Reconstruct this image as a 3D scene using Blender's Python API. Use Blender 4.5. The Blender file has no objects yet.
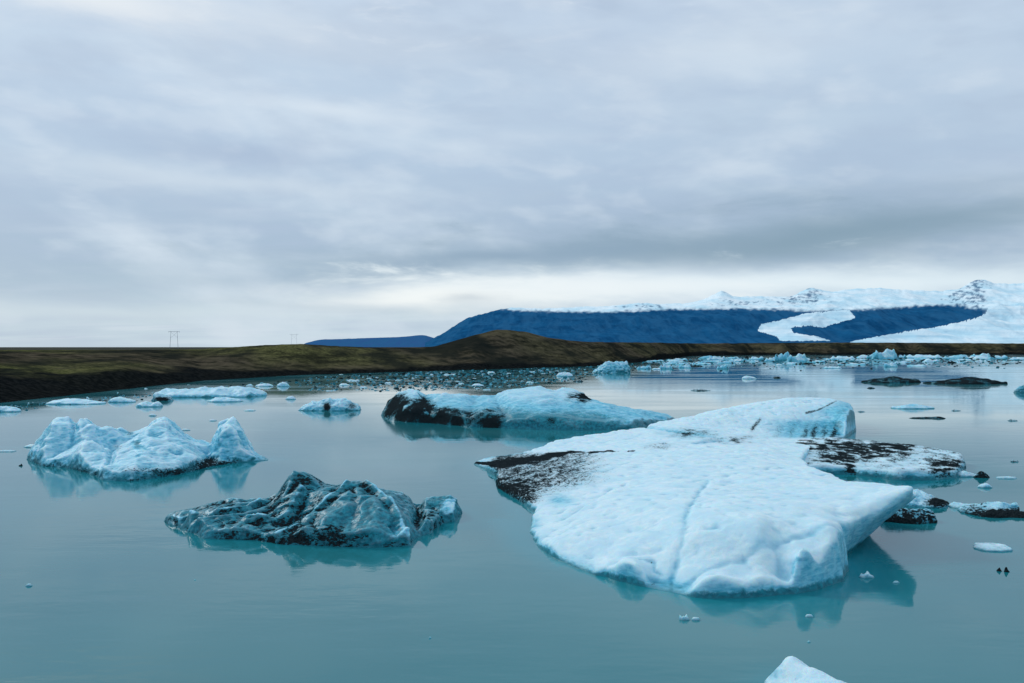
import bpy, math, random
import numpy as np

H = 5.0          # eye height above the lagoon, metres
F = 887.0        # focal length in photo pixels
HR = 347.0       # horizon row
CX = 512.0
scene = bpy.context.scene
COL = scene.collection
rng = np.random.RandomState(7)

# ------------------------------------------------------------------ noise
def _hash(ix, iy, iz, s):
    h = (ix * 374761393 + iy * 668265263 + iz * 2147483647 + s * 974634777) & 0xffffffff
    h = ((h ^ (h >> 13)) * 1274126177) & 0xffffffff
    h = ((h ^ (h >> 16)) * 2246822519) & 0xffffffff
    h = h ^ (h >> 15)
    return (h & 0xffffff) / float(0xffffff)

def noise3(p, seed=0):
    p = np.asarray(p, dtype=np.float64)
    i = np.floor(p).astype(np.int64)
    f = p - i
    u = f * f * f * (f * (f * 6 - 15) + 10)
    out = 0
    for dx in (0, 1):
        wx = u[:, 0] if dx else 1 - u[:, 0]
        for dy in (0, 1):
            wy = u[:, 1] if dy else 1 - u[:, 1]
            for dz in (0, 1):
                wz = u[:, 2] if dz else 1 - u[:, 2]
                a = _hash(i[:, 0] + dx, i[:, 1] + dy, i[:, 2] + dz, seed)
                b = _hash(i[:, 0] + dx, i[:, 1] + dy, i[:, 2] + dz, seed + 57)
                th = a * 2 * np.pi
                cz = b * 2 - 1
                sz = np.sqrt(np.maximum(0, 1 - cz * cz))
                g = (np.cos(th) * sz * (f[:, 0] - dx) + np.sin(th) * sz * (f[:, 1] - dy)
                     + cz * (f[:, 2] - dz))
                out = out + wx * wy * wz * g
    return out * 1.6

def fbm(p, seed=0, octv=4, gain=0.5, ridged=False):
    p = np.asarray(p, dtype=np.float64)
    s = 0
    a = 1.0
    tot = 0
    for k in range(octv):
        n = noise3(p * (2.03 ** k) + 13.7 * k, seed + 11 * k)
        if ridged:
            n = 1 - 2 * np.abs(n)
        s = s + a * n
        tot += a
        a *= gain
    return s / tot

def cell2(p, seed=0):
    """squared distance to the nearest of a jittered set of points: concave scallops with sharp ribs"""
    p = np.asarray(p, dtype=np.float64)
    i = np.floor(p).astype(np.int64)
    best = np.full(len(p), 9.0)
    for dx in (-1, 0, 1):
        for dy in (-1, 0, 1):
            for dz in (-1, 0, 1):
                a, b, c = i[:, 0] + dx, i[:, 1] + dy, i[:, 2] + dz
                q = (p[:, 0] - a - _hash(a, b, c, seed)) ** 2 + (p[:, 1] - b - _hash(a, b, c, seed + 1)) ** 2 + (p[:, 2] - c - _hash(a, b, c, seed + 2)) ** 2
                best = np.minimum(best, q)
    return np.minimum(best, 1.2)

def P3(x, y, z=None):
    z = np.zeros_like(x) if z is None else z
    return np.stack([x, y, z], axis=1)

def sstep(a, b, x):
    t = np.clip((x - a) / (b - a), 0, 1)
    return t * t * (3 - 2 * t)

# ------------------------------------------------------------------ pixel helpers
def ground(px, row):
    d = H * F / (row - HR)
    return ((px - CX) / F * d, d)

def G(px, row, z=0.0):           # a point seen at px,row that lies z above the water
    d = (H - z) * F / (row - HR)
    return ((px - CX) / F * d, d, z)

def BK(px, base, top, db=3):     # the top of a steep block: same height over a run of depths
    x, y, z = Q(px, base, top)
    return [(( px - CX) / F * (H * F / (b - HR)), H * F / (b - HR), z) for b in (base - db, base, base + db)]

def Q(px, base, top):            # base row on the water, top row of the ice above it
    d = H * F / (base - HR)
    return ((px - CX) / F * d, d, H - (top - HR) * d / F)

# ------------------------------------------------------------------ mesh helpers
def mesh_np(name, v, f, smooth=True):
    me = bpy.data.meshes.new(name)
    v = np.asarray(v, dtype=np.float32)
    f = np.asarray(f, dtype=np.int32)
    k = f.shape[1]
    me.vertices.add(len(v))
    me.vertices.foreach_set('co', v.ravel())
    me.loops.add(f.size)
    me.loops.foreach_set('vertex_index', f.ravel())
    me.polygons.add(len(f))
    me.polygons.foreach_set('loop_start', np.arange(0, f.size, k, dtype=np.int32))
    me.polygons.foreach_set('use_smooth', np.full(len(f), smooth))
    me.update(calc_edges=True)
    me.validate()
    return me

def set_attr(me, name, rgb):
    a = me.attributes.new(name, 'FLOAT_COLOR', 'POINT')
    n = len(me.vertices)
    c = np.ones((n, 4), dtype=np.float32)
    c[:, :3] = rgb
    a.data.foreach_set('color', c.ravel())

def get_co(me):
    a = np.empty(len(me.vertices) * 3, dtype=np.float32)
    me.vertices.foreach_get('co', a)
    return a.reshape(-1, 3).astype(np.float64)

def get_no(me):
    a = np.empty(len(me.vertices) * 3, dtype=np.float32)
    me.vertex_normals.foreach_get('vector', a)
    return a.reshape(-1, 3).astype(np.float64)

def link(name, me, mat=None, parent=None):
    o = bpy.data.objects.new(name, me)
    COL.objects.link(o)
    if mat is not None and me is not None and not me.materials:
        me.materials.append(mat)
    if parent is not None:
        o.parent = parent
    return o

def tag(o, label=None, cat=None, group=None, kind=None):
    if label: o['label'] = label
    if cat: o['category'] = cat
    if group: o['group'] = group
    if kind: o['kind'] = kind
    return o

# ------------------------------------------------------------------ node helper
class NT:
    def __init__(s, tree):
        s.t = tree; s.n = tree.nodes; s.l = tree.links
    def new(s, typ, **kw):
        n = s.n.new(typ)
        for k, v in kw.items(): setattr(n, k, v)
        return n
    def put(s, sock, v):
        if hasattr(v, 'is_linked') or hasattr(v, 'links'):
            s.l.new(v, sock)
        else:
            sock.default_value = v
    def m(s, op, a, b=None, c=None, clamp=False):
        n = s.new('ShaderNodeMath', operation=op, use_clamp=clamp)
        s.put(n.inputs[0], a)
        if b is not None: s.put(n.inputs[1], b)
        if c is not None: s.put(n.inputs[2], c)
        return n.outputs[0]
    def mix(s, fac, a, b, typ='MIX'):
        n = s.new('ShaderNodeMix', data_type='RGBA', blend_type=typ)
        n.clamp_factor = True
        s.put(n.inputs[0], fac); s.put(n.inputs[6], a); s.put(n.inputs[7], b)
        return n.outputs[2]
    def rng(s, v, a, b, c=0.0, d=1.0, smooth=True):
        n = s.new('ShaderNodeMapRange')
        n.interpolation_type = 'SMOOTHSTEP' if smooth else 'LINEAR'
        s.put(n.inputs[0], v)
        n.inputs[1].default_value = a; n.inputs[2].default_value = b
        n.inputs[3].default_value = c; n.inputs[4].default_value = d
        return n.outputs[0]
    def noise(s, vec, scale, detail=4, rough=0.5, dist=0.0):
        n = s.new('ShaderNodeTexNoise')
        if vec is not None: s.l.new(vec, n.inputs['Vector'])
        n.inputs['Scale'].default_value = scale
        n.inputs['Detail'].default_value = detail
        n.inputs['Roughness'].default_value = rough
        n.inputs['Distortion'].default_value = dist
        return n.outputs['Fac']
    def vmul(s, vec, xyz):
        n = s.new('ShaderNodeVectorMath', operation='MULTIPLY')
        s.l.new(vec, n.inputs[0]); n.inputs[1].default_value = xyz
        return n.outputs[0]
    def comb(s, x, y, z):
        n = s.new('ShaderNodeCombineXYZ')
        s.put(n.inputs[0], x); s.put(n.inputs[1], y); s.put(n.inputs[2], z)
        return n.outputs[0]

def material(name):
    m = bpy.data.materials.new(name)
    m.use_nodes = True
    b = m.node_tree.nodes['Principled BSDF']
    return m, NT(m.node_tree), b

def col(r, g, b): return (r, g, b, 1.0)

# ------------------------------------------------------------------ materials
def ice_material():
    """glacier ice: tint.r = dirt, tint.g = clear blue ice, tint.b = cavity, for painted crease shade"""
    m, n, b = material('glacier_ice')
    at = n.new('ShaderNodeAttribute', attribute_name='tint')
    sp = n.new('ShaderNodeSeparateColor'); n.l.new(at.outputs['Color'], sp.inputs[0])
    dirt, blue, cav_shade = sp.outputs
    geo = n.new('ShaderNodeNewGeometry')
    pos = geo.outputs['Position']
    sx = n.new('ShaderNodeSeparateXYZ'); n.l.new(geo.outputs['Normal'], sx.inputs[0])
    px = n.new('ShaderNodeSeparateXYZ'); n.l.new(pos, px.inputs[0])
    nz = sx.outputs[2]; z = px.outputs[2]
    n1 = n.noise(pos, 1.3, 5, 0.6)
    n2 = n.noise(pos, 7.0, 5, 0.65)
    n3 = n.noise(pos, 26.0, 4, 0.7)
    n4 = n.noise(n.vmul(pos, (1, 1, 4.0)), 3.0, 5, 0.6, 0.6)
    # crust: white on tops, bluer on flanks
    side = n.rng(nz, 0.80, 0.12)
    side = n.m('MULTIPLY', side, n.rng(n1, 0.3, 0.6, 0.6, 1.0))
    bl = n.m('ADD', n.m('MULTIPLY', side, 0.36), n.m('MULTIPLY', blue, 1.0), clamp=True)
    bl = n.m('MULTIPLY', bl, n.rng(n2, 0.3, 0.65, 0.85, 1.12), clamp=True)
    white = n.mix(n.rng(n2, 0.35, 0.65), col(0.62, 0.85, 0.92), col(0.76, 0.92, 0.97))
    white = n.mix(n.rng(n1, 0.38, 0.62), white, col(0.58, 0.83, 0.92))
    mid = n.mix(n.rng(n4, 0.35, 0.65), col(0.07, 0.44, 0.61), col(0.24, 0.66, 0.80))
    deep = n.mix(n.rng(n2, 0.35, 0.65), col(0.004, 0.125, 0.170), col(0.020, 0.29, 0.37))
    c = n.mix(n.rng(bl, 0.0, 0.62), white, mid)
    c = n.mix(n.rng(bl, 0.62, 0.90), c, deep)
    # crease shade painted into the colour: hollows bluer and darker, ribs paler
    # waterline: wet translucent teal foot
    cv = n.m('SUBTRACT', n.m('MULTIPLY', cav_shade, 2.0), 1.0)
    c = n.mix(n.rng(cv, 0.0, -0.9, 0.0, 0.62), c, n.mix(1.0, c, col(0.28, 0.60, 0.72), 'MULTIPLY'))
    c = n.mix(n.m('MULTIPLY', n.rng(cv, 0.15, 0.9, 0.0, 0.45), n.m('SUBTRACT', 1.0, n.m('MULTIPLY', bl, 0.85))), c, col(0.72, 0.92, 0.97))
    foot = n.rng(n.m('ADD', z, n.m('MULTIPLY', n.m('SUBTRACT', n2, 0.5), 0.10)), 0.09, 0.0)
    c = n.mix(n.m('MULTIPLY', foot, 0.70), c, col(0.02, 0.20, 0.26))
    # dirt: speckled ash, threshold by dirt amount
    n5 = n.noise(n.vmul(pos, (1, 1, 2.0)), 12.0, 3, 0.6)
    thr = n.m('ADD', n.m('MULTIPLY', n3, 0.30), n.m('ADD', n.m('MULTIPLY', n5, 0.45), n.m('MULTIPLY', n2, 0.25)))
    dm = n.m('SUBTRACT', n.m('ADD', n.m('MULTIPLY', dirt, 0.36), thr), 0.67)
    dmask = n.rng(dm, -0.01, 0.045)
    film = n.m('MULTIPLY', n.rng(dirt, 0.05, 0.7), 0.7)
    ashc = n.mix(n.rng(n3, 0.35, 0.65), col(0.004, 0.008, 0.010), col(0.026, 0.036, 0.040))
    c = n.mix(film, c, n.mix(0.5, c, col(0.02, 0.09, 0.11)))
    c = n.mix(dmask, c, ashc)
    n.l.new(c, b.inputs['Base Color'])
    r = n.mix(n.rng(bl, 0.1, 0.7), col(0.6, 0.6, 0.6), col(0.34, 0.34, 0.34))
    n.l.new(r, b.inputs['Roughness'])
    b.inputs['IOR'].default_value = 1.31
    b.inputs['Specular IOR Level'].default_value = 0.4
    n.l.new(n.rng(n.m('ADD', n.m('MULTIPLY', dirt, 0.5), dmask), 0.0, 0.7, 1.31, 1.0), b.inputs['IOR'])
    n.l.new(n.m('MULTIPLY', n.rng(dirt, 0.7, 0.0, 0.0, 0.55), n.rng(dmask, 0.0, 0.5, 1.0, 0.0)), b.inputs['Subsurface Weight'])
    b.inputs['Subsurface Radius'].default_value = (0.12, 0.55, 0.75)
    b.inputs['Subsurface Scale'].default_value = 0.22
    bp = n.new('ShaderNodeBump'); n.l.new(n.rng(bl, 0.2, 0.8, 0.5, 0.22), bp.inputs['Strength'])
    bp.inputs['Distance'].default_value = 0.06
    hh = n.m('ADD', n.m('MULTIPLY', n2, 0.9), n.m('MULTIPLY', n3, 0.35))
    n.l.new(hh, bp.inputs['Height'])
    n.l.new(bp.outputs[0], b.inputs['Normal'])
    return m

def water_material():
    m, n, b = material('milky_glacial_water')
    geo = n.new('ShaderNodeNewGeometry'); pos = geo.outputs['Position']
    at = n.new('ShaderNodeAttribute', attribute_name='tint')
    sp = n.new('ShaderNodeSeparateColor'); n.l.new(at.outputs['Color'], sp.inputs[0])
    big = n.noise(n.vmul(pos, (0.05, 0.09, 1)), 1.0, 3, 0.5)
    c = n.mix(n.rng(big, 0.3, 0.7), col(0.002, 0.155, 0.185), col(0.034, 0.210, 0.232))
    c = n.mix(sp.outputs[0], c, col(0.0, 0.26, 0.32))
    c = n.mix(sp.outputs[1], c, col(0.0, 0.09, 0.12))
    n.l.new(c, b.inputs['Base Color'])
    b.inputs['IOR'].default_value = 1.33
    patch = n.noise(n.vmul(pos, (0.035, 0.12, 1)), 1.0, 4, 0.55)
    rough = n.rng(patch, 0.38, 0.62, 0.035, 0.10)
    n.l.new(rough, b.inputs['Roughness'])
    w1 = n.noise(n.vmul(pos, (0.55, 1.3, 1)), 1.0, 3, 0.5)
    w2 = n.noise(n.vmul(pos, (2.2, 6.0, 1)), 1.0, 3, 0.5)
    hh = n.m('ADD', w1, n.m('MULTIPLY', w2, 0.16))
    bp = n.new('ShaderNodeBump'); bp.inputs['Strength'].default_value = 0.55
    bp.inputs['Distance'].default_value = 0.016
    sy = n.new('ShaderNodeSeparateXYZ'); n.l.new(pos, sy.inputs[0])
    gust = n.noise(n.vmul(pos, (0.10, 0.22, 1)), 1.0, 4, 0.6, 0.4)
    n.l.new(n.m('MULTIPLY', n.m('MULTIPLY', n.rng(gust, 0.38, 0.62, 0.35, 1.5), n.m('DIVIDE', 22.0, n.m('ADD', n.m('ABSOLUTE', sy.outputs[1]), 8.0))), 0.65, clamp=True), bp.inputs['Strength'])
    n.l.new(hh, bp.inputs['Height']); n.l.new(bp.outputs[0], b.inputs['Normal'])
    return m

def land_material():
    """tint.r = wet black beach, tint.g = moss"""
    m, n, b = material('mossy_moraine')
    geo = n.new('ShaderNodeNewGeometry'); pos = geo.outputs['Position']
    at = n.new('ShaderNodeAttribute', attribute_name='tint')
    sp = n.new('ShaderNodeSeparateColor'); n.l.new(at.outputs['Color'], sp.inputs[0])
    n1 = n.noise(n.vmul(pos, (1, 0.6, 1)), 0.05, 6, 0.6)
    n2 = n.noise(pos, 0.35, 5, 0.65)
    n3 = n.noise(pos, 1.6, 4, 0.6)
    brown = n.mix(n.rng(n2, 0.35, 0.65), col(0.022, 0.022, 0.015), col(0.095, 0.078, 0.052))
    moss = n.mix(n.rng(n3, 0.35, 0.65), col(0.050, 0.060, 0.018), col(0.165, 0.160, 0.060))
    c = n.mix(n.m('MULTIPLY', sp.outputs[1], n.rng(n2, 0.3, 0.6, 0.3, 1.0)), brown, moss)
    n6 = n.noise(n.vmul(pos, (0.045, 0.03, 0.5)), 1.0, 6, 0.7)
    c = n.mix(n.rng(n6, 0.50, 0.62, 0.0, 0.75), c, col(0.009, 0.011, 0.010))
    c = n.mix(n.rng(n6, 0.46, 0.36, 0.0, 0.4), c, col(0.11, 0.095, 0.060))
    c = n.mix(n.rng(n1, 0.46, 0.60, 0.0, 0.85), c, col(0.012, 0.016, 0.014))
    c = n.mix(n.m('MULTIPLY', sp.outputs[0], 0.96), c, n.mix(n.rng(n3, 0.4, 0.65), col(0.004, 0.006, 0.007), col(0.014, 0.016, 0.016)))
    c = n.mix(sp.outputs[2], c, col(0.09, 0.10, 0.10))
    n.l.new(c, b.inputs['Base Color'])
    b.inputs['Roughness'].default_value = 0.95
    b.inputs['Specular IOR Level'].default_value = 0.0
    b.inputs['IOR'].default_value = 1.0
    bp = n.new('ShaderNodeBump'); bp.inputs['Strength'].default_value = 0.8
    bp.inputs['Distance'].default_value = 0.6
    n.l.new(n2, bp.inputs['Height']); n.l.new(bp.outputs[0], b.inputs['Normal'])
    return m

def mountain_material():
    """tint.r = snow"""
    m, n, b = material('hazy_snow_mountain')
    geo = n.new('ShaderNodeNewGeometry'); pos = geo.outputs['Position']
    at = n.new('ShaderNodeAttribute', attribute_name='tint')
    sp = n.new('ShaderNodeSeparateColor'); n.l.new(at.outputs['Color'], sp.inputs[0])
    n1 = n.noise(n.vmul(pos, (1, 0.35, 2.5)), 0.006, 6, 0.6)
    n2 = n.noise(pos, 0.03, 5, 0.6)
    hazy_rock = n.mix(n.rng(n1, 0.35, 0.65), col(0.006, 0.070, 0.175), col(0.012, 0.110, 0.245))  # aerial haze is painted into the blue of this colour
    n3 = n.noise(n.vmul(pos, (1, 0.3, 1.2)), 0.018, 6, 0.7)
    hazy_rock = n.mix(n.rng(n3, 0.45, 0.65, 0.0, 0.35), hazy_rock, col(0.004, 0.040, 0.11))
    hazy_rock = n.mix(sp.outputs[1], hazy_rock, col(0.035, 0.115, 0.27))
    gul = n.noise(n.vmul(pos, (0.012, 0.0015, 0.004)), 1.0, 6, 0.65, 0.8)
    hazy_rock = n.mix(n.rng(gul, 0.40, 0.60, 0.0, 0.55), hazy_rock, col(0.028, 0.135, 0.27))
    snow = n.mix(n.rng(n1, 0.35, 0.65), col(0.60, 0.84, 0.93), col(0.88, 0.98, 1.0))
    c = n.mix(sp.outputs[0], hazy_rock, snow)
    c = n.mix(sp.outputs[2], c, col(0.36, 0.62, 0.76))
    n.l.new(c, b.inputs['Base Color'])
    b.inputs['Roughness'].default_value = 1.0
    b.inputs['Specular IOR Level'].default_value = 0.0
    b.inputs['IOR'].default_value = 1.0
    return m

def plain_material(name, c, rough=0.8):
    m, n, b = material(name)
    geo = n.new('ShaderNodeNewGeometry')
    f = n.noise(geo.outputs['Position'], 6.0, 3, 0.6)
    cc = n.mix(n.rng(f, 0.35, 0.65), col(*[x * 0.75 for x in c]), col(*[min(1, x * 1.2) for x in c]))
    n.l.new(cc, b.inputs['Base Color'])
    b.inputs['Roughness'].default_value = rough
    return m

ICE = ice_material()
WATER = water_material()
LAND = land_material()
MOUNT = mountain_material()
POLE = plain_material('hazed_pole', (0.20, 0.24, 0.28))  # pale grey-blue has distance haze painted into the pole colour

# ------------------------------------------------------------------ polygon maths
def seg_dist(x, y, poly):
    d2 = np.full(x.shape, 1e18)
    inside = np.zeros(x.shape, bool)
    n = len(poly)
    for i in range(n):
        ax, ay = poly[i][:2]
        bx, by = poly[(i + 1) % n][:2]
        vx, vy = bx - ax, by - ay
        L = vx * vx + vy * vy + 1e-12
        t = np.clip(((x - ax) * vx + (y - ay) * vy) / L, 0, 1)
        dd = (x - ax - t * vx) ** 2 + (y - ay - t * vy) ** 2
        d2 = np.minimum(d2, dd)
        cond = ((ay > y) != (by > y))
        with np.errstate(divide='ignore', invalid='ignore'):
            xi = ax + (y - ay) / (by - ay + 1e-30) * vx
        inside ^= cond & (x < xi)
    d = np.sqrt(d2)
    return np.where(inside, d, -d)

def line_dist(x, y, pts):
    d2 = np.full(x.shape, 1e18)
    for i in range(len(pts) - 1):
        ax, ay = pts[i][:2]; bx, by = pts[i + 1][:2]
        vx, vy = bx - ax, by - ay
        L = vx * vx + vy * vy + 1e-12
        t = np.clip(((x - ax) * vx + (y - ay) * vy) / L, 0, 1)
        d2 = np.minimum(d2, (x - ax - t * vx) ** 2 + (y - ay - t * vy) ** 2)
    return np.sqrt(d2)

def rbf(pts, x, y, eps=0.02, depth_scale=1.0):
    p = np.array(pts, dtype=np.float64)
    X = p[:, :2].copy(); X[:, 1] *= depth_scale
    A = np.sqrt(((X[:, None] - X[None]) ** 2).sum(-1) + eps)
    A += np.eye(len(p)) * 1e-4
    mean = p[:, 2].mean()
    w = np.linalg.solve(A, p[:, 2] - mean)
    out = np.full(x.shape, mean)
    for k in range(len(p)):
        out = out + w[k] * np.sqrt((x - X[k, 0]) ** 2 + (y * depth_scale - X[k, 1]) ** 2 + eps)
    return out

BERG_POLYS = []     # for the submerged glow in the water

def heightfield_solid(poly, zfun, cell, ycell=None, margin=0.35, bottom=-0.9):
    ycell = ycell or cell
    pa = np.array([q[:2] for q in poly])
    x0, y0 = pa.min(0) - margin - cell * 2
    x1, y1 = pa.max(0) + margin + cell * 2
    xs = np.arange(x0, x1, cell); ys = np.arange(y0, y1, ycell)
    nx, ny = len(xs), len(ys)
    XX, YY = np.meshgrid(xs, ys)
    x = XX.ravel(); y = YY.ravel()
    d = seg_dist(x, y, pa)
    z = zfun(x, y, d)
    idx = np.arange(nx * ny).reshape(ny, nx)
    q = np.stack([idx[:-1, :-1], idx[:-1, 1:], idx[1:, 1:], idx[1:, :-1]], -1).reshape(-1, 4)
    keep = (d[q].max(1) > -margin)
    q = q[keep]
    N = nx * ny
    top = np.stack([x, y, z], 1)
    bot = np.stack([x, y, np.full(N, bottom)], 1)
    # boundary edges
    e = np.concatenate([q[:, [0, 1]], q[:, [1, 2]], q[:, [2, 3]], q[:, [3, 0]]])
    key = np.minimum(e[:, 0], e[:, 1]) * N + np.maximum(e[:, 0], e[:, 1])
    u, inv, cnt = np.unique(key, return_inverse=True, return_counts=True)
    be = e[cnt[inv] == 1]
    side = np.stack([be[:, 1], be[:, 0], be[:, 0] + N, be[:, 1] + N], 1)
    faces = np.concatenate([q, q[:, ::-1] + N, side])
    v = np.concatenate([top, bot])
    used = np.unique(faces)
    remap = -np.ones(2 * N, int); remap[used] = np.arange(len(used))
    return v[used], remap[faces]

def apply_mods(me, mods):
    o = bpy.data.objects.new('tmp', me); COL.objects.link(o)
    for typ, kw in mods:
        md = o.modifiers.new('m', typ)
        for k, v in kw.items(): setattr(md, k, v)
    dg = bpy.context.evaluated_depsgraph_get()
    me2 = bpy.data.meshes.new_from_object(o.evaluated_get(dg))
    bpy.data.objects.remove(o, do_unlink=True)
    bpy.data.meshes.remove(me)
    return me2

def remesh(v, f, voxel, facet=0):
    me = mesh_np('tmp', v, f)
    vox = ('REMESH', dict(mode='VOXEL', voxel_size=voxel, use_smooth_shade=True))
    if facet:
        me = apply_mods(me, [('REMESH', dict(mode='VOXEL', voxel_size=voxel * 1.6, use_smooth_shade=True))])
        me = apply_mods(me, [('DECIMATE', dict(ratio=min(1.0, facet / (2.0 * len(me.polygons)))))])
        return apply_mods(me, [vox, ('SMOOTH', dict(factor=0.4, iterations=1))])
    return apply_mods(me, [vox, ('SMOOTH', dict(factor=0.5, iterations=2))])

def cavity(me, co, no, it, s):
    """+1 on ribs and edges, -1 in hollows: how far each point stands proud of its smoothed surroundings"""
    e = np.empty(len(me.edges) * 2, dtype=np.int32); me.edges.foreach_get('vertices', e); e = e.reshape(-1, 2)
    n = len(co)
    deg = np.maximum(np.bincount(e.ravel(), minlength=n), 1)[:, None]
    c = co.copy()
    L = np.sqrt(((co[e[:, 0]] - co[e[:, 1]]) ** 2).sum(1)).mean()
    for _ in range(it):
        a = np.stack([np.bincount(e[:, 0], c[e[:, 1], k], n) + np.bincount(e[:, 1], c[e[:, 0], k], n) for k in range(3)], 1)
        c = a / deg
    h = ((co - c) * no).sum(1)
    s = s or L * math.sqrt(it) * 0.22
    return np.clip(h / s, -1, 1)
CAV = None

def build_berg(name, label, cat, outline, points, cell, voxel, wall=0.18, rough=(0.05, 0.6),
               ridge=(0.0, 1.0), crack=(), warps=(), disp=((0.05, 0.8, 4, False),),
               dirtf=None, bluef=None, seed=0, depth_scale=1.0, group=None, glow=1.0, zmod=None, cav_it=14, cav_s=None, facet=0):
    poly = [q[:2] for q in outline]
    ctrl = [tuple(q) for q in outline] + [tuple(q) for q in points]
    BERG_POLYS.append((poly, glow))
    def zfun(x, y, d):
        wob = 0.12 * fbm(P3(x, y) * 1.6, seed + 5, 3) * min(1.0, 5 * voxel + 0.4)
        dd = d + wob
        z = rbf(ctrl, x, y, 0.02, depth_scale)
        z = z + rough[0] * fbm(P3(x, y) / rough[1], seed, 5) * 2
        if ridge[0]:
            z = z + ridge[0] * fbm(P3(x, y) / ridge[1], seed + 3, 4, 0.5, True)
        if zmod is not None:
            z = zmod(x, y, z)
        for pts, w, dep in crack:
            cd = line_dist(x + 0.12 * fbm(P3(x, y) * 2.0, seed + 9, 3), y, pts)
            z = z - dep * np.exp(-(cd / w) ** 2)
        k = np.clip(dd / wall, 0, 1)
        k = np.sqrt(np.clip(1 - (1 - k) ** 2, 0, 1))
        z = np.where(dd > 0, np.maximum(z, 0.05) * k, np.maximum(-0.8, dd * 2.0))
        return z
    v, f = heightfield_solid(poly, zfun, cell)
    for (cx, cy, rad, sx, sy, zr) in warps:
        r = np.sqrt((v[:, 0] - cx) ** 2 + (v[:, 1] - cy) ** 2)
        w = np.clip(1 - (r / rad) ** 2, 0, 1) ** 1.0 * np.clip(v[:, 2] / zr, 0, 1.3)
        v[:, 0] += sx * w; v[:, 1] += sy * w
    me = remesh(v, f, voxel, facet)
    for (amp, sc, octv, rdg) in disp:
        co = get_co(me); no = get_no(me)
        if rdg == 'flow':      # long melt ribs running down and along the ice
            w = 0.5 * np.stack([fbm(co / sc * 0.5, seed + 40 + q, 2) for q in range(3)], 1)
            fx = np.stack([co[:, 0] * 0.30 + co[:, 2] * 0.35, co[:, 1] * 0.6 - co[:, 0] * 0.25, co[:, 2] * 1.1 - co[:, 0] * 0.35], 1) / sc + w
            nn = fbm(fx, seed + 45, octv, 0.55, True) - 0.45
        elif rdg == 'cell':
            nn = cell2(co / sc + 0.25 * np.stack([fbm(co / sc * 1.3, seed + 30 + q, 2) for q in range(3)], 1), seed + 23) - 0.3
        else:
            nn = fbm(co / sc, seed + 21, octv, 0.55, rdg)
        co += no * (nn * amp)[:, None]
        me.vertices.foreach_set('co', co.astype(np.float32).ravel()); me.update()
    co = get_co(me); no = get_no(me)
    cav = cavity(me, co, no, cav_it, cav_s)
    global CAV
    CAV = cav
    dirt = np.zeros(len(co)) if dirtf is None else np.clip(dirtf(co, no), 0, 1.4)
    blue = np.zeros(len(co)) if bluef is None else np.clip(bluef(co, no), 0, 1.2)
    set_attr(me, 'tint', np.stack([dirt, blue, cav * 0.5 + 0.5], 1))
    me.name = name
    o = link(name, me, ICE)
    return tag(o, label, cat, group)

def row_of(co):
    return HR + (H - co[:, 2]) * F / co[:, 1]
def px_of(co):
    return CX + co[:, 0] * F / co[:, 1]

def blob(co, px, row, rx, ry):
    """soft patch on the ice around the surface point first seen at px,row"""
    return np.exp(-((px_of(co) - px) / rx) ** 2 - ((row_of(co) - row) / ry) ** 2)

#__BERGS__
# ------------------------------------------------------------------ A: pale blue peaked berg, left
out = [Q(26,459,458.5), Q(44,466,460), Q(69,468,461), Q(92,474,468), Q(104,480,470), Q(132,481,472),
       Q(176,475,467), Q(213,466,460), Q(234,463,459), Q(271,460,459.5), Q(268,458,457.5), Q(240,452,449),
       Q(200,449,446), Q(150,448,444), Q(100,448,440), Q(60,449,436), Q(36,455,452)]
pts = BK(52,458,423,3) + BK(61,457,421,3) + BK(71,457,421,2) + BK(77,456,431,1) + BK(84,457,418,1) + BK(91,458,424,2) + BK(97,458,430,1) + BK(104,458,427,1) + [
       Q(40,459,440), Q(44,461,444), Q(111,456,432), Q(119,456,429), Q(126,456,432.5), Q(134,458,439), Q(143,458,438)] + BK(151,456,427,2) + BK(156,457,420,2) + BK(164,457,418,3) + BK(171,457,424,2) + [
       Q(178,456,435), Q(190,455,441), Q(205,454,444), Q(214,455,443)] + BK(219,457,428,3) + BK(224,457,427,4) + BK(231,457,426,4) + BK(238,457,428,4) + BK(243,457,434,2) + [Q(248,457,447),
       Q(60,465,452), Q(85,467,441), Q(97,466,443), Q(76,467,450), Q(104,465,452), Q(70,463,449), Q(112,461,450),
       Q(138,465,438), Q(150,466,440), Q(170,466,441), Q(185,465,443), Q(197,462,447), Q(206,460,455), Q(124,463,446),
       Q(118,471,455), Q(140,474,457), Q(170,471,456), Q(190,469,456), Q(105,476,466), Q(228,462,447), Q(241,460,453), Q(214,462,456), Q(258,459,457)]
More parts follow.
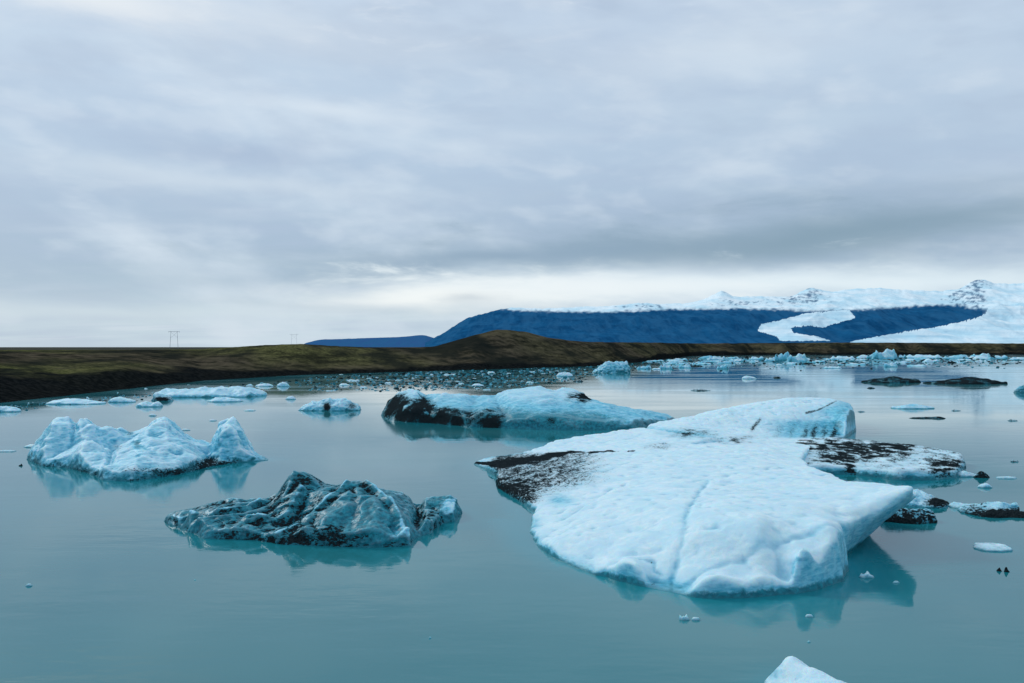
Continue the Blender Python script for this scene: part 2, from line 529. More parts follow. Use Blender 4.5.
build_berg('iceberg', 'pale blue iceberg with several rounded peaks floating at the left', 'iceberg', out, pts,
           0.06, 0.05, wall=0.16, rough=(0.12, 0.7), facet=800, disp=((0.07, 0.6, 4, 'flow'), (0.05, 0.5, 4, 'cell'), (0.035, 0.25, 4, False)),
           crack=(((Q(72,462,0)[:2], Q(80,455,0)[:2]), 0.12, 0.35), ((Q(108,476,0)[:2], Q(116,462,0)[:2], Q(134,458,0)[:2]), 0.14, 0.3),
                  ((Q(207,470,0)[:2], Q(212,450,0)[:2]), 0.2, 0.25)),
           dirtf=lambda c, n: 0.42 * sstep(0.35, 0.02, c[:, 2]) * (fbm(c * 1.2, 4) + 0.9) +
                 0.5 * blob(c, 205, 462, 25, 5) + 0.45 * blob(c, 130, 433, 6, 4) + 0.45 * blob(c, 150, 470, 50, 5) + 0.35*blob(c, 118, 447, 8, 6),
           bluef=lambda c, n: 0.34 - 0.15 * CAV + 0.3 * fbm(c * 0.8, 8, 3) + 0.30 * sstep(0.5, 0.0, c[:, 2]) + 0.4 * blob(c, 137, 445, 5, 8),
           seed=3, depth_scale=0.7, glow=1.0)

# ------------------------------------------------------------------ B: dark dirty berg, centre left
out = [Q(164.5,521,519), Q(182,529,524), Q(205,538,531), Q(234,539,531), Q(260,540,532), Q(276,543.5,534), Q(311,545,532),
       Q(343,547,533), Q(380,547,534), Q(410,546,534), Q(418,536,520), Q(430,533,522), Q(443,523,516), Q(455,521,512), Q(461,512,506),
       Q(455,509,504), Q(430,508,503), Q(400,509,502), Q(350,511,496), Q(300,511,494), Q(250,512,505), Q(200,514,509), Q(175,517,514)]
pts = [Q(180,521,513), Q(208,521,509), Q(222,519,504), Q(229,520,503), Q(240,521,505), Q(263,521,503), Q(273,520,501), Q(282,520,490),
       Q(287,520,482), Q(292,520,477), Q(304,519,475), Q(312,520,479), Q(318,520,485), Q(327,521,490), Q(337,521,486), Q(347,522,482),
       Q(358,522,478), Q(366,522,483.5), Q(374,522,490), Q(388,522,495), Q(401,522,500), Q(412,522,508), Q(417,524,513), Q(422,520,505), Q(437,519,507),
       Q(450,516,499), Q(457,515,502), Q(428,524,512), Q(414,528,518),
       Q(330,529,500), Q(318,533,512), Q(311,536,521), Q(290,540,529), Q(276,541,534), Q(300,532,519), Q(296,536,526), Q(280,532,522),
       Q(352,533,500), Q(352,541,520), Q(375,535,503), Q(375,542,522), Q(388,534,508), Q(398,540,525), Q(405,543,533), Q(395,542,531),
       Q(400,532,508), Q(300,527,499), Q(288,528,504), Q(270,528,513), Q(250,532,517), Q(235,530,514), Q(225,534,521), Q(205,532,517), Q(190,527,518), Q(260,536,525)]
B_RIBS = [[Q(347,522,0)[:2], Q(330,528,0)[:2], Q(311,535,0)[:2], Q(290,540,0)[:2], Q(277,543,0)[:2]],
          [Q(304,524,0)[:2], Q(290,530,0)[:2], Q(268,533,0)[:2], Q(248,534,0)[:2]],
          [Q(368,522,0)[:2], Q(386,528,0)[:2], Q(400,538,0)[:2], Q(408,545,0)[:2]],
          [Q(262,523,0)[:2], Q(235,528,0)[:2], Q(205,531,0)[:2], Q(190,528,0)[:2]],
          [Q(352,523,0)[:2], Q(356,534,0)[:2], Q(350,545,0)[:2]]]
def b_zmod(x, y, z):
    wx = 0.10 * fbm(P3(x, y) * 2.2, 34, 3)
    for k, l in enumerate(B_RIBS):
        d = line_dist(x + wx, y + wx, l)
        z = z + (0.11 * (0.8 + 0.6 * fbm(P3(x, y) * 2.0, 36 + k, 2)) if k != 4 else -0.16) * np.exp(-(d / 0.09) ** 2) - 0.07 * np.exp(-((d - 0.25) / 0.12) ** 2)
    for l in ([Q(416,538,0)[:2], Q(418,524,0)[:2], Q(417,510,0)[:2]],):
        z = z - 0.35 * np.exp(-(line_dist(x, y, l) / 0.16) ** 2)
    return z
build_berg('iceberg', 'low dark teal iceberg streaked with ash, white knob at its right end', 'iceberg',
           out, pts, 0.045, 0.036, wall=0.10, rough=(0.09, 0.5), ridge=(0.12, 0.9), facet=620, zmod=b_zmod,
           disp=((0.08, 0.7, 4, 'flow'), (0.03, 0.30, 4, 'cell'), (0.018, 0.10, 4, False)),
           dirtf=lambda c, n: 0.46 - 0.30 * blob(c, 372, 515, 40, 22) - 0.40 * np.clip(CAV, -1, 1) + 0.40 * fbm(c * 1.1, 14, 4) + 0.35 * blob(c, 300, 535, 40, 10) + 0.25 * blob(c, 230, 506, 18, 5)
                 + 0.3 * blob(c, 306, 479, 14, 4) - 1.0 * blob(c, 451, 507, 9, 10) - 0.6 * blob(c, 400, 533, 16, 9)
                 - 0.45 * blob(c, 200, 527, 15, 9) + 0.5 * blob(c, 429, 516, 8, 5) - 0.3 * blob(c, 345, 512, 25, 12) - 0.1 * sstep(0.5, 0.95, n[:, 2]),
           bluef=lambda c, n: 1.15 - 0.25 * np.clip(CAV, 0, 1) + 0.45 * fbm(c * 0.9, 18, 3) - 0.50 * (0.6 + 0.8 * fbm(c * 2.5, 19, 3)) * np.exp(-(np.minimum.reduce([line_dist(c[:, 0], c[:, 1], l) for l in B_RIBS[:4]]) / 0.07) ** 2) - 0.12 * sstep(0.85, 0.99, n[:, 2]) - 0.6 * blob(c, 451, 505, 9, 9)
                 - 0.4 * blob(c, 400, 533, 14, 10) + 0.35 * blob(c, 350, 520, 45, 16),
           seed=31, depth_scale=0.8, glow=0.7)

# ------------------------------------------------------------------ C: long blue and black berg
out = [Q(381,415.5,414), Q(390,420,417), Q(410,422.5,412), Q(428,423,411), Q(450,425,414), Q(472,427,415), Q(500,428,417), Q(520,429,419), Q(550,430,421),
       Q(575,430.5,423), Q(605,430,424), Q(634,429,424), Q(668,422,419), Q(675,419,417), Q(660,415,413), Q(620,412,409), Q(580,410,402), Q(540,409,396),
       Q(500,409,398), Q(450,409,400), Q(410,409,400), Q(390,411,406)]
pts = [Q(388,414,402), Q(393,414,399), Q(398,414,394), Q(403,415,395), Q(409,415,389.5), Q(417,416,393), Q(423,416,398), Q(430,417,400), Q(437,418,398), Q(445,418,394.5), Q(453,418,397), Q(462,418,396),
       Q(472,418,399.5), Q(487,418,400.5), Q(493,418,397), Q(499,417,394), Q(508,417,392.5), Q(517,416,390.5), Q(530,416,389), Q(540,416,387.5), Q(549,416,391), Q(556,415,392.5), Q(562,415,388.5),
       Q(575,415,390), Q(583,415,393), Q(588,416,401), Q(600,418,404), Q(619,419,409), Q(640,420,412), Q(651,420,414), Q(662,419,416),
       Q(520,423,400), Q(545,424,400), Q(570,424,404), Q(600,425,410), Q(500,423,404), Q(480,423,406), Q(450,422,405), Q(430,421,404), Q(410,420,402),
       Q(630,425,415), Q(650,423,417)]
C_FOLDS = [[Q(424,411,0)[:2], Q(430,423,0)[:2]], [Q(476,411,0)[:2], Q(470,427,0)[:2]], [Q(490,411,0)[:2], Q(505,428,0)[:2]],
           [Q(548,412,0)[:2], Q(560,430,0)[:2]], [Q(592,412,0)[:2], Q(575,430,0)[:2]], [Q(560,420,0)[:2], Q(610,424,0)[:2], Q(650,421,0)[:2]]]
def c_zmod(x, y, z):
    w = 0.5 * fbm(P3(x, y) * 0.5, 46, 3)
    for k, l in enumerate(C_FOLDS):
        d = line_dist(x + w, y, l)
        z = z - (0.22, .20, .26, .06, .10, -.12)[k] * np.exp(-(d / 0.38) ** 2)
    return z
build_berg('iceberg', 'long glassy blue iceberg with a coal-black left end, behind the slab', 'iceberg', out, pts,
           0.11, 0.085, wall=0.4, rough=(0.12, 1.4), ridge=(0.12, 1.6), facet=1100, zmod=c_zmod, disp=((0.13, 1.6, 3, 'flow'), (0.05, 0.9, 4, False), (0.03, 0.35, 3, False)),
           dirtf=lambda c, n: (1.25 * blob(c, 450, 419, 26, 11) + 1.2 * blob(c, 405, 413, 24, 12) + 1.1 * blob(c, 493, 420, 13, 12)
                 + 0.9 * blob(c, 397, 402, 12, 9) + 0.7 * blob(c, 424, 404, 10, 8) + 0.6 * blob(c, 552, 420, 7, 6) + 0.95 * blob(c, 585, 398, 8, 6) + 0.75 * blob(c, 573, 397, 9, 5)
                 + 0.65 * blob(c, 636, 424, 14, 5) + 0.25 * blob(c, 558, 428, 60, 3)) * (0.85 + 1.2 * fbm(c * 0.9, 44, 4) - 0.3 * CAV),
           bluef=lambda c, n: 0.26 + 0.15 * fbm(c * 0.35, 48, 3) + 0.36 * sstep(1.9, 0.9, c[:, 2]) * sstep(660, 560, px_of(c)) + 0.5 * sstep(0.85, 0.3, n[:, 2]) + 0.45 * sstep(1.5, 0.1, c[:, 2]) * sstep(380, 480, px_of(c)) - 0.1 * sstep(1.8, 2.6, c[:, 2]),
           seed=41, depth_scale=0.5, glow=0.8)

# ------------------------------------------------------------------ D: the big white slab
out = [Q(474,464,461.5), Q(485,469,465), Q(497,475.5,468), Q(497,487,480), Q(514,498,492), Q(535,511,505), Q(529,528,525), Q(536,544,540), Q(559,560,556),
       Q(594,574,569), Q(647,587,580), Q(692,597,588), Q(745,598,585), Q(794,593,569), Q(822,588,560), Q(842,580,540), Q(846,570,528), Q(841,557,521), Q(848,549,511),
       Q(856,541,496), Q(860,524,488), Q(850,514,480), Q(828,507,471.5), Q(812,492,466), Q(803,474,459), Q(812,456,446), Q(838,442,435),
       Q(848,436,418), Q(855,430,411), Q(850,425,404), Q(825,421,399), Q(790,421,399), Q(755,422,404), Q(718,425,411), Q(690,428,417), Q(640,435,427), Q(600,441,433),
       Q(560,446,438.5), Q(528,454,451), Q(505,456,455), Q(485,459,457)]
pts = [G(560,470,.55), G(600,460,.55), G(600,500,.6), G(580,530,.45), G(640,440,.6), G(650,480,.85), G(650,530,.7), G(640,565,.45), G(700,440,.85),
       G(700,480,1.0), G(700,530,.95), G(700,570,.62), G(760,450,.9), G(760,490,1.05), G(760,530,1.05), G(755,565,.85), G(800,500,1.15), G(800,540,1.1),
       G(830,525,1.12), G(845,500,1.2), G(822,560,.95), G(795,568,.85), G(870,495,1.25), G(850,486,1.2), G(650,425,.55), G(700,418,.9), G(720,410,1.25),
       G(520,480,.35), G(510,464,.40), G(490,463,.3), G(560,540,.3),
       Q(790,428,398.5), Q(760,428,403), Q(825,427,398.5), Q(843,428,402), Q(735,429,407), Q(700,431,415), Q(845,432,408), Q(825,432,410), Q(790,433,412), Q(760,433,414),
       Q(742,434,420), Q(840,436.5,434), Q(815,437,433), Q(785,438,433), Q(755,438,431), Q(725,437,428), Q(700,437,424), Q(800,444,436), Q(770,447,437), Q(735,447,434)]
cr1 = [G(708,480,1)[:2], G(690,505,1)[:2], G(683,530,.9)[:2], G(668,552,.8)[:2], G(655,580,.5)[:2]]
cr2 = [G(680,546,.9)[:2], G(740,538,1)[:2], G(790,532,1)[:2], G(846,524,1.1)[:2]]
cr3 = [G(560,512,.5)[:2], G(590,500,.6)[:2], G(612,490,.6)[:2]]
cr4 = [G(600,562,.4)[:2], G(625,545,.6)[:2], G(660,540,.7)[:2]]
cr5 = [G(640,425,.5)[:2], G(690,432,.7)[:2], G(730,441,.7)[:2], G(700,446,.7)[:2]]
corner = G(905,492,1.26)
def d_dirt(c, n):
    px, r = px_of(c), row_of(c)
    x, y = c[:, 0], c[:, 1]
    band = line_dist(px, r * 3, [(478,463*3),(500,464*3),(540,458*3),(565,452.5*3),(600,451.5*3),(632,451*3)])
    w = np.interp(px, [470, 500, 545, 600, 635], [12, 22, 13, 4, 3])
    wig = fbm(P3(px / 14.0, r / 2.5), 77, 3)
    s = 1.30 * np.exp(-((band + 8 * wig) / (w * 0.42)) ** 2) * (0.8 + 0.5 * fbm(P3(px / 6.0, r / 2.0), 76, 3))
    # ash speckle field left
    fld = sstep(482, 500, px) * sstep(645, 560, px) * sstep(448, 456, r) * sstep(512, 484, r + (px - 500) * 0.12)
    s += fld * (0.55 + 0.35 * fbm(P3(px / 9.0, (r + 0.25 * px) / 3.0), 78, 3))
    s += 0.35 * blob(c, 512, 490, 26, 9) + 0.45 * blob(c, 528, 500, 14, 6)
    # back ridge markings: grit, and the ledge recess shadow painted in
    s += (0.7 * blob(c, 690, 433, 28, 6) + 0.62 * blob(c, 735, 440, 26, 5) + 0.6 * blob(c, 660, 446, 22, 4)) * (0.7 + 0.9 * fbm(P3(px / 10, r / 3), 80, 3))
    cliff = sstep(738, 752, px) * sstep(846, 838, px) * sstep(418, 424, r) * sstep(440, 436, r)
    for k, (q0, aa) in enumerate([(806, .40), (815, .5), (825, .38), (835, .5), (793, .25), (779, .2)]):
        s += cliff * aa * sstep(418, 432, r) * np.exp(-((px - q0 - (r - 428) * (-0.3) + 3.5 * fbm(P3(px / 9, r / 5), 82 + k, 2)) / 3.4) ** 2)
    s += 0.16 * cliff
    dcr = line_dist(px, r, [(752, 429), (760, 419)])
    dc2 = line_dist(px, r, [(806, 413), (818, 410), (836, 401)])
    s += 0.5 * np.exp(-(dcr / 2.0) ** 2) + 0.6 * np.exp(-((dc2 + fbm(c*2, 89, 2)) / 1.2) ** 2)
    for (sx, sy) in ((653, 584), (651, 562), (520, 513)):
        s += 0.8 * blob(c, sx, sy, 1.8, 1.0)
    return s
def d_blue(c, n):
    px, r = px_of(c), row_of(c)
    b = 0.05 + 0.08 * fbm(c * 0.5, 90, 3) + 0.5 * sstep(750, 800, px) * sstep(846, 838, px) * sstep(416, 424, r) * sstep(440, 436, r)
    b += 0.22 * np.exp(-(line_dist(c[:, 0] + 0.15 * fbm(c * 2, 92, 3), c[:, 1], cr1) / 0.07) ** 2)
    b += 0.20 * np.exp(-(line_dist(c[:, 0], c[:, 1] + 0.2 * fbm(c * 2, 93, 3), cr2) / 0.08) ** 2)
    ln = fbm(P3(c[:, 0] * 0.5 + c[:, 1] * 0.12, c[:, 1] * 0.55 - c[:, 0] * 0.1), 97, 3)
    b += 0.18 * sstep(0.035, 0.0, np.abs(ln)) * sstep(-0.2, 0.3, fbm(c * 0.6, 98, 2))
    b += 0.40 * np.exp(-(line_dist(c[:, 0], c[:, 1] + 0.5 * fbm(c * 1.2, 94, 3), cr5) / 0.35) ** 2)  # blue tint paints the shadow in the ledge recess
    b += 0.5 * blob(c, 845, 412, 14, 14) + 0.45 * blob(c, 560, 500, 14, 6) + 0.3 * blob(c, 690, 434, 30, 5) + 0.35 * blob(c, 828, 412, 20, 6)
    b += 0.5 * sstep(0.22, 0.02, c[:, 2])
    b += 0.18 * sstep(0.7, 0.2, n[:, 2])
    return b
def d_zmod(x, y, z):
    # hollows and melt dimples drifting across the slab
    q = P3(x * 1.4 + y * 0.25, y * 0.7)
    lnz = fbm(P3(x * 0.5 + y * 0.12, y * 0.55 - x * 0.1), 97, 3)
    z = z - 0.08 * sstep(0.035, 0.0, np.abs(lnz)) * sstep(-0.2, 0.3, fbm(P3(x, y) * 0.6, 98, 2))
    ln2 = fbm(P3(x * 1.1 + y * 0.5, y * 1.0 - x * 0.35), 197, 3)
    z = z - 0.05 * sstep(0.05, 0.0, np.abs(ln2)) * sstep(-0.1, 0.4, fbm(P3(x, y) * 0.9, 198, 2))
    z = z - 0.05 * sstep(0.0, 0.45, fbm(q * 2.2, 95, 3)) + 0.05 * cell2(P3(x * 0.9 + y * 0.2, y * 0.55), 99) + 0.035 * fbm(P3(x, y) * 0.45, 96, 2)
    return z
build_berg('iceberg', 'huge flat white iceberg slab, ash-stained at left, with an overhanging right corner', 'iceberg', out, pts,
           0.07, 0.058, wall=0.11, rough=(0.03, 1.0), crack=((cr1, 0.07, 0.08), (cr2, 0.07, 0.06), (cr3, 0.10, 0.06), (cr4, 0.12, 0.05), (cr5, 0.28, 0.32)),
           warps=((corner[0] - 1.1, corner[1] + 0.2, 3.0, 1.75, -0.15, 1.25),),
           disp=((0.03, 0.9, 4, 'cell'), (0.028, 0.5, 4, False), (0.012, 0.14, 3, False)), dirtf=d_dirt, bluef=d_blue, seed=51, depth_scale=0.6, glow=1.0, zmod=d_zmod)

# ------------------------------------------------------------------ W: wing floe to the right
out = [Q(804,474,466), Q(824,474,465), Q(849,474.5,467), Q(868,476.5,468), Q(897,480,470), Q(930,480,470), Q(956,478,469), Q(965,471,460), Q(963,464,452), Q(945,460,449),
       Q(925,456,446), Q(900,452,443), Q(868,448,440.5), Q(840,446,437), Q(812,446,437), Q(790,450,441), Q(786,462,452), Q(795,468,459)]
pts = [Q(830,462,452), Q(860,465,456), Q(900,468,457), Q(940,470,458), Q(870,458,447), Q(910,460,449), Q(945,464,453), Q(840,456,445)]
build_berg('ice_floe', 'grey smeared flat floe with a blunt right end, wedged behind the big white slab', 'ice floe', out, pts, 0.09, 0.075,
           wall=0.2, rough=(0.05, 0.9), disp=((0.06, 0.6, 4, False), (0.03, 0.2, 3, False)),
           dirtf=lambda c, n: (0.62 * blob(c, 868, 450, 40, 8) + 0.6 * blob(c, 838, 459, 16, 4) + 0.5 * blob(c, 900, 446, 18, 4) + 0.6 * blob(c, 945, 465, 16, 8)
                 + 0.4 * blob(c, 820, 445, 30, 6) + 0.75 * blob(c, 850, 468, 4, 8) + 0.34) * (0.85 + 1.5 * fbm(P3((px_of(c) + 2 * row_of(c)) / 16, (row_of(c) - 0.15 * px_of(c)) / 2.2), 64, 4)),
           bluef=lambda c, n: 0.10 + 0.6 * sstep(0.35, 0.05, c[:, 2]) + 0.2 * fbm(c, 66, 3), seed=61, depth_scale=0.6, glow=0.8)

# ------------------------------------------------------------------ E: ice tip at the bottom edge
out = [Q(762,683,681), Q(766,690,684), Q(785,704,694), Q(815,722,706), Q(850,735,716), Q(885,735,718), Q(890,722,704), Q(862,706,690), Q(835,694,680), Q(812,684,670), Q(796,676,663), Q(776,674,670)]
pts = [Q(787,688,657.5), Q(797,692,662), Q(812,700,670), Q(838,712,683), Q(860,722,697), Q(778,685,666), Q(770,684,674), Q(790,697,676), Q(815,712,690)]
build_berg('ice_floe', 'smooth white wedge of ice cut off by the bottom edge of the view', 'ice floe', out, pts, 0.03, 0.024,
           wall=0.06, rough=(0.02, 0.3), disp=((0.018, 0.25, 4, False), (0.008, 0.06, 3, False)),
           dirtf=lambda c, n: 0.3 * blob(c, 772, 670, 6, 8), bluef=lambda c, n: 0.03 + 0.3 * blob(c, 772, 672, 8, 8), seed=71, depth_scale=0.8, glow=1.0)

# ------------------------------------------------------------------ medium floes, built from the same field with automatic points
def auto_ice(name, label, cat, px, base, w, tops, dirt=0.0, blue=0.2, seed=0, depth=None, cell=None, group=None,
             rough=0.12, dspots=(), glow=0.5):
    """px centre, base = front waterline row, w = width in px, tops = list of (relative x, rows above base)"""
    x0, y0 = ground(px, base)
    s = y0 / F
    W = w * s
    D = depth if depth else W * 0.55
    yc = y0 + D / 2
    poly = []
    r = np.random.RandomState(seed)
    K = 16
    for k in range(K):
        a = 2 * math.pi * k / K
        rr = 1 + 0.13 * (r.rand() - 0.5) * 2
        ca, sa = math.cos(a), math.sin(a)
        ex = math.copysign(abs(ca) ** 0.8, ca) * W / 2 * rr
        ey = math.copysign(abs(sa) ** 0.9, sa) * D / 2 * rr
        poly.append((x0 + ex, yc + ey, 0.25 * max(t[1] for t in tops) * s * (0.5 + r.rand())))
    pts = []
    for rx, hpx in tops:
        h = hpx * s * 0.92
        pts.append((x0 + rx * W / 2, yc + D * 0.1 * (r.rand() - 0.3), h))
        pts.append((x0 + rx * W / 2 + W * 0.03 * r.randn(), yc - D * 0.28, h * (0.45 + 0.35 * r.rand())))
    c = cell or max(0.02, s * 0.8)
    hmax = max(t[1] for t in tops) * s
    return build_berg(name, label, cat, poly, pts, c, c, wall=max(0.05, hmax * 0.25), rough=(rough * hmax, W * 0.12),
                      facet=(260 if W > 0.8 else 0), disp=((0.10 * hmax if W > 0.8 else 0.0, W * 0.08, 4, 'cell'), (0.10 * hmax, W * 0.09, 4, False), (0.05 * hmax, W * 0.03, 3, False)),
                      dirtf=lambda q, n: dirt * (0.9 + 0.8 * fbm(q / (W * 0.12), seed + 2, 3)) + sum(a * blob(q, bx, by, brx, bry) for (bx, by, brx, bry, a) in dspots),
                      bluef=lambda q, n: blue + 0.25 * fbm(q / (W * 0.2), seed + 4, 3) + 0.3 * sstep(0.3 * hmax, 0, q[:, 2]),
                      seed=seed, group=group, glow=glow)

auto_ice('iceberg', 'small pale blue iceberg with a dark notch, left of the long blue one', 'iceberg', 327, 411, 62,
         [(-.9,4),(-.6,8),(-.3,10),(-.05,13),(.2,12),(.45,14),(.7,10),(.9,5)], 0.1, 0.28, 101, dspots=((327,407,4,5,0.9),(352,406,5,5,.5)))
auto_ice('iceberg', 'vivid blue lump of ice standing alone below the right foot of the dark hill', 'iceberg', 613, 373, 38,
         [(-.9,3),(-.6,8),(-.35,12),(0,12.5),(.4,12),(.75,12),(.93,6)], 0.0, 0.42, 102, dspots=((620,370,10,3,.25),))
auto_ice('ice_floe', 'low white floe above the middle of the long blue iceberg, near the dark shore', 'ice floe', 565, 376.5, 18, [(-.6,4),(0,5),(.6,4)], 0, .1, 103)
auto_ice('ice_floe', 'thin grey sliver of ice just right of the low white floe', 'ice floe', 578, 381.8, 12, [(-.6,1.2),(.1,1.6),(.6,2)], .7, .4, 104)
# left shore floes
L = 'ice floes stranded along the left shore'
auto_ice('ice_floe', 'long thin white floe below the black left bank, leftmost of the unbroken ones', 'ice floe', 68, 404.5, 60, [(-.8,2.5),(-.4,5),(0,5.5),(.4,4),(.8,2)], .05, .2, 111, group=L)
auto_ice('ice_floe', 'small white floe in the gap between the long thin floe and the big pale one', 'ice floe', 119, 402.5, 26, [(-.7,4),(-.2,6),(.4,4),(.8,2.5)], .12, .2, 112, group=L)
auto_ice('ice_floe', 'broad jagged blue-white floe, the widest along the left shore', 'ice floe', 199, 397.5, 106, [(-.9,8),(-.6,7),(-.35,8),(-.1,9),(.05,8),(.2,10),(.35,8),(.55,11),(.75,9),(.93,7)], .06, .25, 113, group=L, depth=7)
auto_ice('ice_floe', 'dirty-footed floe in front of the widest shore floe', 'ice floe', 160, 401, 22, [(-.6,6),(0,6),(.5,6)], .3, .3, 114, group=L, dspots=((162,399,8,2,.8),))
auto_ice('ice_floe', 'small crumbly white floe nearest the camera in the left shore group', 'ice floe', 147, 407, 27, [(-.7,4),(-.2,6),(.2,4),(.6,6)], .1, .2, 115, group=L)
auto_ice('ice_floe', 'flat pale floe tucked under the right half of the widest shore floe', 'ice floe', 222, 402, 34, [(-.6,4),(0,5),(.5,4)], .05, .25, 116, group=L)
auto_ice('ice_floe', 'pale floe cut off by the left edge, beside the black bank', 'ice floe', 2, 412, 30, [(-.6,5),(0,6),(.5,5),(.8,3)], .15, .25, 117, group=L)
auto_ice('ice_floe', 'first of the two white floes right of the widest shore floe', 'ice floe', 263, 386.5, 17, [(-.6,2.5),(.2,3.5),(.7,3)], .05, .15, 118, group=L)
auto_ice('ice_floe', 'upright little white floe, second right of the widest shore floe', 'ice floe', 282, 386.5, 13, [(-.6,3),(.1,5.5),(.6,4)], .05, .15, 119, group=L)
auto_ice('ice_floe', 'tiny low floe left of the two white ones by the shore', 'ice floe', 249, 386, 8, [(-.5,2),(.3,2.5)], .05, .15, 120, group=L)
auto_ice('ice_floe', 'small soft-edged floe in open water right of the shore group', 'ice floe', 290, 399.5, 12, [(-.5,3),(.3,4)], .0, .1, 121)
auto_ice('ice_floe', 'thin white sliver left of the small pale blue iceberg', 'ice floe', 249, 411, 14, [(-.5,1.4),(.3,1.6)], .0, .1, 122)
auto_ice('ice_floe', 'thin white floe in the water beside the left edge, above the peaked berg', 'ice floe', 29, 447.5, 15, [(-.5,2),(.3,3)], .0, .1, 123)
auto_ice('ice_floe', 'faint flat strip of ice touching the left edge', 'ice floe', 4, 452, 20, [(-.5,1.2),(.3,1.4)], .05, .2, 124)
# right side
auto_ice('ice_floe', 'black dirty floe with a ragged hump, left of the two dark floes far right', 'ice floe', 898, 383, 58, [(-.95,1.5),(-.6,3.5),(-.3,4),(.05,7),(.2,6.5),(.4,4),(.7,4),(.92,4)], .8, 1.0, 131, depth=5, dspots=())
auto_ice('ice_floe', 'long black boat-shaped floe, right of the two dark floes far right', 'ice floe', 976, 384.5, 74, [(-.9,1.5),(-.6,3),(-.3,5),(0,6.5),(.25,7.5),(.5,6),(.75,4),(.92,1.5)], .85, 1.0, 132, depth=6)
auto_ice('ice_floe', 'tiny dark scrap just below the left dark floe', 'ice floe', 872, 388.5, 9, [(-.5,1.5),(.3,1.5)], .9, .6, 133)
auto_ice('ice_floe', 'pale turquoise floe lying almost awash, far right middle', 'ice floe', 916, 409, 42, [(-.7,1.5),(-.3,3.5),(.1,5),(.4,4),(.8,2)], 0, .3, 134, glow=1)
auto_ice('ice_floe', 'thin dark sliver of ice below the turquoise floe', 'ice floe', 931, 419, 34, [(-.8,1),(-.2,1.2),(.4,1.5),(.8,2)], .75, .5, 135)
auto_ice('iceberg', 'teal rounded ice cut off by the right edge', 'iceberg', 1027, 393, 20, [(-.6,6),(0,9),(.6,8)], .3, .7, 136)
auto_ice('ice_floe', 'small white floe with a dirty right tip, off the blunt end of the grey floe', 'ice floe', 970, 477, 22, [(-.7,4),(0,5),(.6,3)], .2, .15, 137)
auto_ice('ice_floe', 'small black crumpled piece beside the grey floe', 'ice floe', 984, 478, 15, [(-.6,5),(0,7),(.6,4)], .95, .6, 138)
auto_ice('ice_floe', 'thin white floe, upper of two right of the black crumpled piece', 'ice floe', 1009, 479, 22, [(-.6,1.5),(.4,2)], .0, .1, 139)
auto_ice('ice_floe', 'short white floe, lower of two right of the black crumpled piece', 'ice floe', 987, 488, 16, [(-.6,3),(.4,4)], .0, .15, 140)
auto_ice('ice_floe', 'dark teal floe with a pale rim beside the overhanging corner of the slab', 'ice floe', 916, 524, 56, [(-.9,8),(-.5,13),(0,12),(.5,12),(.85,11)], .62, .5, 141, depth=1.3, dspots=((900,521,22,5,.5),))
auto_ice('ice_floe', 'white wavy floe with a black streak, behind the dark teal floe', 'ice floe', 930, 508, 58, [(-.9,8),(-.5,12),(-.1,11),(.2,13),(.5,8),(.9,3)], .15, .25, 142, depth=2.2, dspots=((938,502,12,5,1.0),))
auto_ice('ice_floe', 'narrow pale tongue of ice joining the wavy floe to the black-rimmed one', 'ice floe', 972, 509, 34, [(-.8,4),(0,3),(.8,3)], .1, .25, 143, depth=.8)
auto_ice('ice_floe', 'black-rimmed floe with a white top touching the right edge', 'ice floe', 1010, 518, 62, [(-.8,3),(-.3,8),(.1,11),(.5,9),(.9,5)], .5, .35, 144, depth=1.8, dspots=((1005,514,30,4,.9),(1000,504,14,4,-.6)))
auto_ice('ice_floe', 'clean white oblong floe near the right edge', 'ice floe', 1002, 552, 38, [(-.8,3),(-.3,4),(.3,3),(.8,2.5)], .0, .08, 145, depth=.9)
T = 'tiny ice scraps on the open foreground water'
